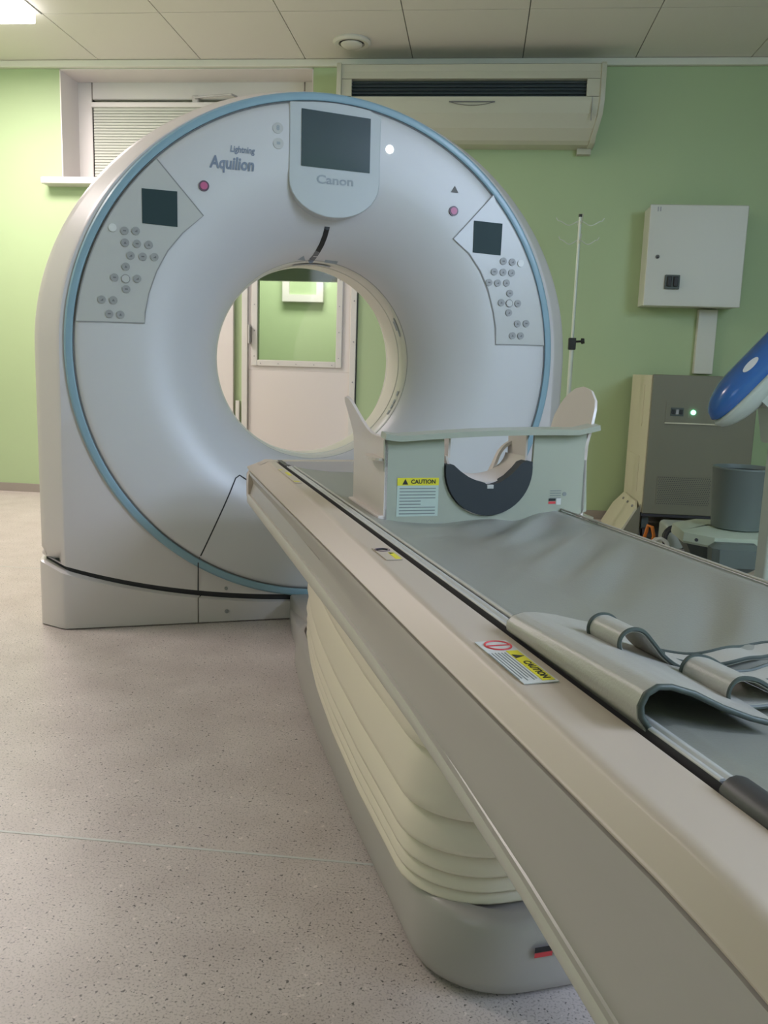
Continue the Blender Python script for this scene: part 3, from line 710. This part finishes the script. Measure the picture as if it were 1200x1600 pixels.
# ------------------------------------------------------------------ patient couch (local x = s - .61, y = t)
couch = empty('patient_couch', 'long white motorised scanner couch reaching from the bore to the lower right corner', 'couch', W(.61, 0), GANG)
def lerp(a, b_, u): return a+(b_-a)*u
def ridge_x(t):
    K = [(0, -.288), (.5, -.287), (1.0, -.280), (1.6, -.266), (2.1, -.258), (2.6, -.254)]
    for (t0, a), (t1, c) in zip(K, K[1:]):
        if t0 <= t <= t1: return lerp(a, c, (t-t0)/(t1-t0))
    return K[0][1] if t < 0 else K[-1][1]
def drop(t): return 0 if t > .42 else -.25*(.42-t)**1.6
def cover_prof(t, s, sh=0):
    rx = ridge_x(t); d = drop(t); q = []
    for x, z in ((-.2285, .590), (-.2285, .6160), (-.2295, .6174), (-.2310, .6175), (rx+.008, .6176), (rx+.005, .6175), (rx+.001, .6166), (rx-.002, .6145), (rx-.004, .6128), (-.3045, .5950), (-.3065, .5935), (-.3065, .5920), (-.298, .5910), (-.27, .587)):
        f = 1-sh; q.append(Vector((s*(1 if s > 0 else .87)*(x*f+(-.26)*(1-f)), t, .60+(z-.60)*f+d)))
    return q
TS = [.02, .1, .2, .28, .34, .38, .42, .5, .7, 1.0, 1.3, 1.6, 1.9, 2.1, 2.3, 2.5, 2.56, 2.575, 2.582]
SH = {2.56: .02, 2.575: .07, 2.582: .16}
for s in (-1, 1):
    wn(loft('side_cover', [cover_prof(t, s, SH.get(t, 0)) for t in TS], M['couch'], couch, sharp=50))
def low(t):
    K = [(0, .40), (.35, .432), (.5, .450), (.65, .468), (.9, .482), (1.2, .489), (2.6, .490)]
    for (t0, a), (t1, c) in zip(K, K[1:]):
        if t0 <= t <= t1: return lerp(a, c, (t-t0)/(t1-t0))
def lower_prof(t, f=1.0, lift=0):
    zb = low(t)+lift+.002; d = drop(t)+.001
    lp = .016
    cr = max(0, min(1, (t-1.15)/.9))         # side crease that fades towards the foot end
    q = lambda far, near: near+(far-near)*cr
    a = [(-.20, .583+d), (-.296, .587+d), (-.3025, .585+d), (-.3035, .578+d), (q(-.2965, -.302), .565+d), (q(-.2925, -.301), .552+d), (q(-.2915, -.3005), zb+q(.068, .052)), (q(-.2925, -.3005), zb+q(.063, .046)), (q(-.3005, -.3005), zb+q(.036, .030)), (q(-.3005, -.3005), zb+q(.031, .018)), (-.3045, zb+lp-.001), (-.306, zb+lp-.004), (-.304, zb+.003), (-.298, zb), (-.25, zb-.002)]
    L_ = [Vector(((x-.002 if x < -.22 else x)*f, t, z)) for x, z in a]
    return L_+[Vector((-v.x, t, v.z)) for v in reversed(L_)]
TL = [.02, .12, .2, .28, .35, .42, .5, .6, .75, .9, 1.05, 1.2, 1.5, 1.8, 2.1, 2.4, 2.52, 2.555, 2.572]
wn(loft('lower_cover', [lower_prof(t, 1 if t < 2.53 else (1-.012*(t-2.52)/.052), 0 if t < 2.53 else .012*((t-2.52)/.052)**2) for t in TL if t < 2.53], M['couch2'], couch, sharp=28))
# pale lower lip (own mesh, just proud of the cover)
for s in (-1, 1):
    S = []
    for t in TL[:-2]:
        zb = low(t)+.002; e_ = .013*max(0, min(1, (t-.7)/1.0)); S.append([Vector((s*(x-.002), t, z)) for x, z in ((-.2965, zb-.0015), (-.3065, zb+.001), (-.3085, zb+.005), (-.3085, zb+.0135+e_), (-.3065, zb+.0165+e_), (-.3005, zb+.0165+e_), (-.298, zb+.010))])
    loft('lower_lip', S, M['lipc'], couch, sharp=50)
# front end plate
def endprof(t, f, lo, hi):
    h_ = [(-.240, hi), (-.252, hi), (-.268, hi-.006), (-.300, hi-.028), (-.3085, hi-.040), (-.3095, (lo+hi)/2-.01), (-.3085, lo+.018), (-.300, lo+.004), (-.27, lo)]
    return [Vector((x*f, t, z)) for x, z in h_]+[Vector((-x*f, t, z)) for x, z in reversed(h_)]
loft('head_end_cover', [endprof(2.50, 1, .489, .6182), endprof(2.545, 1, .492, .6180), endprof(2.568, .990, .503, .6150), endprof(2.580, .970, .520, .608), endprof(2.584, .93, .545, .598)], M['couch'], couch, sharp=50)
box('slide_channel', -.2302, .2302, .04, 2.55, .562, .578, M['dark'], couch)
tt_ = [.06, 2.44, 2.52, 2.555, 2.565]
tw = [.2065, .2065, .203, .185, .15]
S = [[Vector((x, t, z)) for x, z in ((-w_, .600), (-w_, .6075), (-w_*.8, .600), (-w_*.4, .5885), (0, .5855), (w_*.4, .5885), (w_*.8, .600), (w_, .6075), (w_, .600), (0, .581))] for t, w_ in zip(tt_, tw)]
loft('tabletop', S, M['top'], couch, sharp=50)
loft('table_rail', [[Vector((x, t, z)) for x, z in ((-.2200, .6188), (-.2200, .6198), (-.2190, .6206), (-.2160, .6208), (-.2150, .6198), (-.2135, .6198), (-.2125, .6212), (-.2080, .6214), (-.2070, .6204), (-.2070, .6188))] for t in (.48, 2.36)], M['rail'], couch, sharp=60)
loft('dark_slide', [[Vector((x, t, z)) for x, z in ((-.2200, .580), (-.2200, .6187), (-.2070, .6187), (-.2070, .580))] for t in (.06, 2.53)], M['rubber'], couch)
tube('rubber_grip', [(-.2150, .47, .6145), (-.2150, .465, .6145), (-.2150, .40, .6145), (-.2150, .385, .6145)], [.0135, .0145, .0145, .0125], M['rubber'], couch, 16)
tube('grip_socket', [(-.2150, .386, .6145), (-.2150, .30, .6145)], .0105, M['black'], couch, 12)
# small notch mark where the rail ends
box('rail_end_tab', -.2195, -.207, 2.361, 2.385, .611, .6225, M['rubber'], couch, .002)
# bellows: stacked shells growing downwards
def rrect(hx, y0, y1, rad, n=8, m_=14):
    P = []
    for cx_, cy_, a0 in ((hx-rad, y1-rad, 0), (-hx+rad, y1-rad, PI/2), (-hx+rad, y0+rad, PI), (hx-rad, y0+rad, 1.5*PI)):
        arc = []
        for k in range(n+1): a = a0+PI/2*k/n; arc.append((cx_+rad*math.cos(a), cy_+rad*math.sin(a)))
        if P:
            p, q = P[-1], arc[0]
            if abs(p[1]-q[1]) > .3: P += [(p[0], p[1]+(q[1]-p[1])*k/m_) for k in range(1, m_)]
        P += arc
    p, q = P[-1], P[0]
    P += [(p[0], p[1]+(q[1]-p[1])*k/m_) for k in range(1, m_)]
    return P
def interp(K, t):
    if t <= K[0][0]: return K[0][1]
    for (t0, a), (t1, c) in zip(K, K[1:]):
        if t0 <= t <= t1: u = (t-t0)/(t1-t0); return lerp(a, c, u)
    return K[-1][1]
BK = [(1.45, 1), (1.70, .965), (1.94, .90), (2.15, .80), (2.4, .645), (2.55, .52)]
def shellring(d, z, y0=1.085, y1=2.50, hx=.208):
    return [Vector((x*interp(BK, y), y, z)) for x, y in rrect(hx+d, y0-d, y1+d, .105+d, 9)]
levels = [.505, .432, .345, .250, .196, .164, .140, .122]
for i in range(len(levels)-1):
    zt, zb = levels[i], levels[i+1]; h = zt-zb; g = i*.0028; b_ = min(.016, h*.35)
    S = [shellring(g-.012-b_*.3, zt-.0005), shellring(g-.004, zt-h*.10), shellring(g+b_*.35, zt-h*.28), shellring(g+b_*.72, zt-h*.55), shellring(g+b_*.95, zt-h*.82), shellring(g+b_, zt-h*.94), shellring(g+b_*.8, zb), shellring(g-.012-.005, zb+.001)]
    loft('bellows_fold', S, M['bellows'], couch, False, False, sharp=60)
# base shell
BS = [(1.5, 1), (1.94, .955), (2.2, .895), (2.4, .82), (2.6, .68)]
def bring(d, z):
    return [Vector((x*interp(BS, y), y, z)) for x, y in rrect(.222+d, 1.005-d, 2.56+d, .135+d*.6, 9)]
S = [bring(-.012, .006), bring(-.006, .012), bring(.0, .03), bring(-.002, .07), bring(-.009, .108), bring(-.013, .117), bring(-.020, .1225), bring(-.034, .124), bring(-.036, .116)]
loft('base_shell', S, M['basec'], couch, True, True, sharp=50)
loft('base_plinth', [bring(-.02, .0), bring(-.02, .008)], M['black'], couch)
S = [[Vector((x, y, z)) for x, z in ((-.105, .002), (-.105, .085), (-.098, .092), (.098, .092), (.105, .085), (.105, .002))] for y in (2.40, 2.945)]
loft('gantry_bridge', S, M['basec'], couch, sharp=60)
S = [[Vector((x, y, z)) for x, z in ((-w_, .002), (-w_, h_), (-w_+.01, h_+.006), (w_-.01, h_+.006), (w_, h_), (w_, .002))] for y, w_, h_ in ((2.35, .155, .10), (2.55, .145, .085), (2.80, .125, .055), (2.93, .108, .04))]
loft('bridge_skirt', S, M['basec'], couch, sharp=60)
mk('base_notch', [(-.2212, 1.375, .045), (-.2215, 1.425, .035), (-.2185, 1.415, .078)], [(0, 1, 2)], M['seam'], couch)
def lblbase(x, z, w_, h_, m, nm, par=None):
    o = mk(nm, [(x-w_/2, 1.0025, z-h_/2), (x+w_/2, 1.0025, z-h_/2), (x+w_/2, 1.002, z+h_/2), (x-w_/2, 1.002, z+h_/2)], [(0, 1, 2, 3)], m, couch); return o
lblbase(-.064, .084, .028, .009, M['black'], 'base_label_black'); lblbase(-.064, .0755, .028, .008, M['red'], 'base_label_red')
o = disc('base_label_round', (-.041, .082), .009, 1.0012, 1.003, M['lab'], couch, 14)
# labels on the couch side cover
ZL = .6188
def flat(name, P, m, z=ZL, th=.0003, parent=couch): return platexy(name, P, z-.0006, z+th, m, parent)
l1 = flat('warning_label', [(-.276, .684), (-.2405, .684), (-.2405, .806), (-.276, .806)], M['lab'])
MB().add(*tubeg([(-.2565+.0138*math.cos(a), .790+.0138*math.sin(a), ZL+.0005) for a in [2*PI*k/28 for k in range(28)]], .0011, 6, True)).add(*boxg(-.2685, -.2445, .789, .791, ZL, ZL+.001)).build('prohibition_sign', M['red'], l1)
flat('yellow_strip', [(-.2555, .688), (-.2425, .688), (-.2425, .772), (-.2555, .772)], M['yellow'], ZL+.0004, .0003, l1)
text('caution_text', 'CAUTION', .0105, frame((-.249, .716, ZL+.0009), (0, -1, 0), (1, 0, 0)), M['black'], l1, bold=.0003, ext=.0001)
flat('warning_triangle', [(-.2545, .760), (-.2435, .7545), (-.2545, .749)], M['black'], ZL+.0008, .0002, l1)
mb = MB()
for k in range(6):
    x = -.2585-.0035*k; mb.add(*boxg(x-.0006, x+.0006, .69+random.uniform(0, .012), .768, ZL+.0003, ZL+.0006))
mb.build('fine_print', M['fine'], l1)
l2 = flat('warning_label', [(-.262, 1.195), (-.2365, 1.195), (-.2365, 1.280), (-.262, 1.280)], M['couch'])
MB().add(*tubeg([(-.2495+.0115*math.cos(a), 1.262+.011*math.sin(a), ZL+.0005) for a in [2*PI*k/24 for k in range(24)]], .0009, 6, True)).build('oval_sign', M['magring'], l2)
MB().add(*tubeg([(-.259, 1.262, ZL+.001), (-.249, 1.264, ZL+.001), (-.242, 1.259, ZL+.001)], [.0012, .0022, .0012], 6)).build('hand_symbol', M['black'], l2)
flat('yellow_strip', [(-.2465, 1.198), (-.2375, 1.198), (-.2375, 1.242), (-.2465, 1.242)], M['yellow'], ZL+.0004, .0003, l2)
flat('warning_triangle', [(-.2455, 1.240), (-.2385, 1.236), (-.2455, 1.232)], M['black'], ZL+.0008, .0002, l2)
l3 = flat('warning_label', [(-.253, 2.03), (-.236, 2.03), (-.236, 2.31), (-.253, 2.31)], M['couch'])
flat('yellow_patch', [(-.2455, 2.17), (-.237, 2.17), (-.237, 2.235), (-.2455, 2.235)], M['yellow'], ZL+.0004, .0003, l3)
flat('yellow_line', [(-.252, 2.055), (-.239, 2.045), (-.239, 2.06), (-.252, 2.07)], M['yellow'], ZL+.0004, .0003, l3)
flat('yellow_line', [(-.252, 2.285), (-.242, 2.285), (-.242, 2.296), (-.252, 2.296)], M['yellow'], ZL+.0004, .0003, l3)

# ------------------------------------------------------------------ mattress, flap, straps on the couch
FR = (W(.61, 0), GANG)
FS = 1.3
def zmat(x, t):
    u = x/.215
    z = .5985+.0245*min(1, u*u)**1.3
    w1 = math.sin(36*(t-FS*x)+1.2+1.2*math.sin(5.1*t)+.6*math.sin(11*x))+.5*math.sin(59*(t-.8*FS*x)+.4+math.sin(9*t))
    if x > -.05: z += .0052*w1*math.sin(PI*min(1, (x+.05)/.265))
    z += .0010*math.sin(14*t-9*x)*max(0, 1-abs(u))*1.2
    z += .009*math.exp(-((t-1.52-.5*x)/.05)**2)*max(0, 1-((x+.02)/.16)**2)
    return z
mroot = empty('couch_mattress', 'grey green vinyl mattress lying along the couch tabletop', 'mattress', *FR)
sheet('mattress_pad', lambda u, v: Vector((-.2030+.4250*u, .09+2.30*v, zmat(-.2030+.4250*u, .09+2.30*v)+(.0 if .02 < u < .98 else -.003))), 50, 260, M['leather'], mroot, .0055)
tube('edge_piping', [(.2215, .10+2.27*k/30, zmat(.2215, .1+2.27*k/30)+.0005) for k in range(31)], .0022, M['leatherl'], mroot, 8)
tube('edge_piping', [(-.2000, .85+1.5*k/20, zmat(-.2000, 1)+.001) for k in range(21)], .003, M['leatherl'], mroot, 8)
# folded side flap (body belt) along the near rail
fl = empty('side_flap', 'pale grey vinyl flap folded over along the near rail of the couch', 'flap', *FR)
def flapf(u, v, off=0):
    t = .573+.262*v
    rise = (1-.45*v)
    K = [(-.2165, .6165), (-.2255, .628), (-.2270, .638), (-.2225, .6475), (-.2130, .6525), (-.2000, .6515), (-.1780, .6440), (-.1500, .6300), (-.1200, .6180), (-.095, .6105)]
    f = u*(len(K)-1); i = min(int(f), len(K)-2); g = f-i
    g = g
    x = lerp(K[i][0], K[i+1][0], g); z = lerp(K[i][1], K[i+1][1], g)
    z = .6165+(z-.6165)*rise if z > .6165 else z
    x = x*(1) + .012*v*(u)  # slight twist
    return Vector((x, t, max(z, zmat(x, t)+.004 if u > .15 else z)))
sheet('flap_sheet', flapf, 36, 16, M['leatherl'], fl, -.0035)
tube('flap_piping', [flapf(k/36, 0)+Vector((0, -.001, .001)) for k in range(37)], .0028, M['piping'], fl, 8)
tube('flap_piping', [flapf(k/36, 1)+Vector((0, .001, .001)) for k in range(37)], .0024, M['piping'], fl, 8)
# straps
def smoothp(P, n=6):
    Q = []
    for i in range(len(P)-1):
        p0 = Vector(P[max(i-1, 0)]); p1 = Vector(P[i]); p2 = Vector(P[i+1]); p3 = Vector(P[min(i+2, len(P)-1)])
        for k in range(n):
            t = k/n; Q.append(.5*((2*p1)+(-p0+p2)*t+(2*p0-5*p1+4*p2-p3)*t*t+(-p0+3*p1-3*p2+p3)*t**3))
    Q.append(Vector(P[-1])); return Q
def strap(name, label, P, y0, wd, twist=.0, m=None):
    r = empty(name, label, 'strap', *FR)
    Q = smoothp(P)
    n = len(Q)-1
    def f(u, v):
        k = min(int(round(u*n)), n); p = Q[k]; return Vector((p.x+twist*v, y0+wd*v, max(p.y, zmat(p.x, y0)+.0045) if True else 0))
    sheet('strap_band', f, n, 4, M['leatherl'], r, .0028)
    for v in (0, 1): tube('strap_edge', [f(k/n, v)-Vector((0, 0, 0)) for k in range(n+1)], .0022, M['piping'], r, 6)
    return r
S1 = [(-.070, .606), (-.09, .607), (-.116, .611), (-.145, .620), (-.163, .631), (-.1705, .643), (-.168, .654), (-.158, .659), (-.145, .656), (-.132, .643), (-.119, .629), (-.101, .617), (-.080, .613)]
strap('looped_strap', 'grey vinyl strap with dark edges curled in a loop, farther of the two', S1, .70, .052, -.004)
S2 = [(-.02, .6085), (-.055, .6085), (-.083, .6085), (-.098, .611), (-.109, .617), (-.1085, .629), (-.0995, .6365), (-.082, .634), (-.063, .624), (-.045, .614)]
strap('looped_strap', 'grey vinyl strap curled in a loop near the right picture edge, nearer of the two', S2, .615, .062, -.006)
tail = empty('strap_tail', 'flat strap end lying wavy across the mattress behind the farther loop', 'strap', *FR)
sheet('strap_band', lambda u, v: Vector((-.118+.20*u, .74+.035*v+.012*math.sin(u*9), zmat(-.118+.2*u, .74)+.0065+.002*math.sin(u*14))), 30, 3, M['leatherl'], tail, .003)
for v in (0, 1): tube('strap_edge', [Vector((-.118+.20*u, .74+.035*v+.012*math.sin(u*9), zmat(-.118+.2*u, .74)+.0065+.002*math.sin(u*14))) for u in [k/24 for k in range(25)]], .0022, M['piping'], tail, 6)
tail2 = empty('strap_tail', 'flat strap end lying on the mattress between the two loops', 'strap', *FR)
sheet('strap_band', lambda u, v: Vector((-.070+.16*u, .685+.028*v-.008*math.sin(u*7), zmat(-.07+.16*u, .69)+.0065+.0015*math.sin(u*11))), 26, 3, M['leatherl'], tail2, .003)
for v in (0, 1): tube('strap_edge', [Vector((-.070+.16*u, .685+.028*v-.008*math.sin(u*7), zmat(-.07+.16*u, .69)+.0065+.0015*math.sin(u*11))) for u in [k/24 for k in range(25)]], .0022, M['piping'], tail2, 6)

# ------------------------------------------------------------------ head and arm holder standing on the mattress
hh = empty('head_holder', 'grey plastic head and arm holder with a black crescent pad on the mattress', 'head holder', W(.61, 1.58), GANG)
X = lambda s: s-.61
# front plate with U cutout
Uc = (X(.6665), .7065); UR = .0945
plate = [(X(.449), .766), (X(.454), .604), (X(.50), .598)]
plate += [(X(.60), .597), (X(.70), .597), (X(.833), .599), (X(.889), .618), (X(.877), .790)]
cut_r = [(X(.763), .785), (X(.762), .745)]+[(Uc[0]+UR*math.cos(a), Uc[1]+UR*math.sin(a)) for a in [0.0-PI*k/20 for k in range(21)]]+[(X(.571), .745), (X(.569), .774)]
poly = plate+cut_r
def earcut_plate(name, P, y0, y1, m, parent):
    me = bpy.data.meshes.new('t'); bm = bmesh.new()
    vs = [bm.verts.new((x, y0, z)) for x, z in P]; f = bm.faces.new(vs)
    r = bmesh.ops.extrude_face_region(bm, geom=[f])
    for v in r['geom']:
        if isinstance(v, bmesh.types.BMVert): v.co.y = y1
    bmesh.ops.recalc_face_normals(bm, faces=bm.faces)
    bmesh.ops.triangulate(bm, faces=[f_ for f_ in bm.faces if len(f_.verts) > 4])
    V = [v.co.copy() for v in bm.verts]; F = [[v.index for v in f_.verts] for f_ in bm.faces]; bm.verts.index_update()
    F = [[v.index for v in f_.verts] for f_ in bm.faces]; bm.free()
    return mk(name, V, F, m, parent)
earcut_plate('front_plate', poly, 0, .008, M['holder'], hh)
# crescent pad
cres = [(Uc[0]+(UR-.002)*math.cos(a), Uc[1]+(UR-.002)*math.sin(a)) for a in [.17-(PI+.27)*k/26 for k in range(27)]]
inner = [(X(.590), .7155), (X(.605), .703), (X(.622), .692), (X(.640), .684), (X(.6575), .680), (X(.6615), .675), (X(.672), .675), (X(.688), .680), (X(.708), .692), (X(.725), .708), (X(.735), .720), (X(.745), .7235)]
earcut_plate('crescent_pad', cres+inner, -.006, .022, M['foam'], hh)
# trough (white half pipe behind the pad) with an opening towards the far end
def trough(u, v):
    a = PI*(1.02+.96*u); r = .084-.012*v
    x = Uc[0]+r*math.cos(a); z = .735+ (r*.66)*math.sin(a)
    ext = 0
    return Vector((x, .012+.075*v, z))
sheet('head_trough', trough, 28, 8, M['holderw'], hh, .004)
for s in (-1, 1):
    sheet('trough_side', lambda u, v: Vector((Uc[0]+s*(.083-.006*v), .012+(.075 if s > 0 else .05)*v, .728+.045*u)), 4, 4, M['holderw'], hh, .004)
RQ = smoothp([(.100, .650), (.112, .664), (.124, .684), (.132, .706), (.140, .732), (.152, .750), (.170, .762)], 5)
def ribf(u, v):
    k = min(int(round(u*(len(RQ)-1))), len(RQ)-1); p = RQ[k]; wd = .010+.016*(1-u)**2
    return Vector((p.x-.028+.003*v, .105+wd*(v-.5)*1.6-.03*u*u, p.y))
sheet('trough_rib', ribf, 30, 3, M['holderw'], hh, .006)
box('pad_clip', X(.662), X(.676), -.007, .0, .668, .676, M['rail'], hh, .001)
# side walls sweeping up into wings
def wallf(s):
    x0 = X(.457) if s < 0 else X(.876)
    def top(t):
        K = [(0, .768), (.06, .768), (.09, .770), (.12, .778), (.145, .792), (.165, .806), (.18, .818), (.195, .828), (.212, .835), (.230, .837), (.242, .835), (.25, .826)]
        if s > 0: K = [(0, .79), (.004, .82), (.018, .845), (.05, .866), (.085, .873), (.12, .868), (.15, .85), (.168, .825), (.178, .79), (.184, .70), (.25, .68)]
        for (a, b_), (c, d) in zip(K, K[1:]):
            if a <= t <= c: return lerp(b_, d, (t-a)/(c-a))
        return K[-1][1]
    def f(u, v):
        t = .25*u; zt = top(t); z = .604+(zt-.604)*v
        x = x0+s*((.026 if s < 0 else .024)*max(0, (z-.755)/.085)**1.1)
        return Vector((x, t+((.010*u*max(0, min(1, (z-.70)/.06))) if s < 0 else 0), z))
    return f
for s in (-1, 1): sheet('wing_wall', wallf(s), 26, 20, M['holderw'], hh, .006*s*-1)
# top rim flange
def rim(u, v):
    x = lerp(X(.447), X(.896), u); z = .770+.018*u+.006*math.sin(PI*u)+(.010*max(0, (u-.9)/.1))+(.006*max(0, (.06-u)/.06))
    return Vector((x, -.020+.036*v, z+.003*v))
sheet('top_rim', rim, 30, 4, M['holder'], hh, .011)
lathe_c = (X(.452), .05)
n = 20
V = []
for d in (0, .005):
    for k in range(n): V.append((X(.447)-.020*math.cos(2*PI*k/n), .055+.05*math.sin(2*PI*k/n), .722+d))
mk('elbow_pad', V, [tuple(range(n)), tuple(range(2*n-1, n-1, -1))]+[(k, n+k, n+(k+1) % n, (k+1) % n) for k in range(n)], M['holderw'], hh)
box('foot_strip', X(.440), X(.4565), .0, .25, .606, .616, M['holderw'], hh, .002)
# labels
hl = mk('caution_label', [(X(.477), -.0006, .614), (X(.562), -.0006, .614), (X(.562), -.0006, .689), (X(.477), -.0006, .689)], [(0, 1, 2, 3)], M['labg'], hh)
mk('yellow_strip', [(X(.477), -.001, .675), (X(.562), -.001, .675), (X(.562), -.001, .690), (X(.477), -.001, .690)], [(0, 1, 2, 3)], M['yellow'], hl)
text('caution_text', 'CAUTION', .0112, frame((X(.530), -.0014, .6822), (1, 0, 0), (0, 0, 1)), M['black'], hl, bold=.0003, ext=.0001)
mk('warning_triangle', [(X(.487), -.0013, .677), (X(.499), -.0013, .677), (X(.493), -.0013, .688)], [(0, 1, 2)], M['black'], hl)
mb = MB()
for k in range(9):
    z = .669-.0062*k; x1 = X(.556)-random.choice((0, .0, .006, .03))
    mb.add([(X(.482), -.0011, z-.001), (x1, -.0011, z-.001), (x1, -.0011, z+.001), (X(.482), -.0011, z+.001)], [(0, 1, 2, 3)])
mb.build('fine_print', M['fine'], hl)
mb = MB()
for k in range(4):
    z = .662-.005*k; mb.add([(X(.803), -.0006, z-.0009), (X(.828), -.0006, z-.0009), (X(.828), -.0006, z+.0009), (X(.803), -.0006, z+.0009)], [(0, 1, 2, 3)])
mb.build('rating_print', M['fine'], hh)
disc('rating_symbol', (X(.836), .655), .0045, -.0008, 0, M['fine'], hh, 12)
mk('rating_box_black', [(X(.801), -.0006, .641), (X(.817), -.0006, .641), (X(.817), -.0006, .646), (X(.801), -.0006, .646)], [(0, 1, 2, 3)], M['black'], hh)
mk('rating_box_red', [(X(.801), -.0006, .635), (X(.817), -.0006, .635), (X(.817), -.0006, .640), (X(.801), -.0006, .640)], [(0, 1, 2, 3)], M['red'], hh)
mk('rating_label', [(X(.819), -.0006, .633), (X(.829), -.0006, .633), (X(.829), -.0006, .647), (X(.819), -.0006, .647)], [(0, 1, 2, 3)], M['lab'], hh)
mk('wing_label', [wallf(-1)(.52+.16*a, .88+.06*b_)+Vector((-.003, 0, 0)) for a, b_ in ((0, 0), (1, 0), (1, 1), (0, 1))], [(0, 1, 2, 3)], M['yellow'], hh)
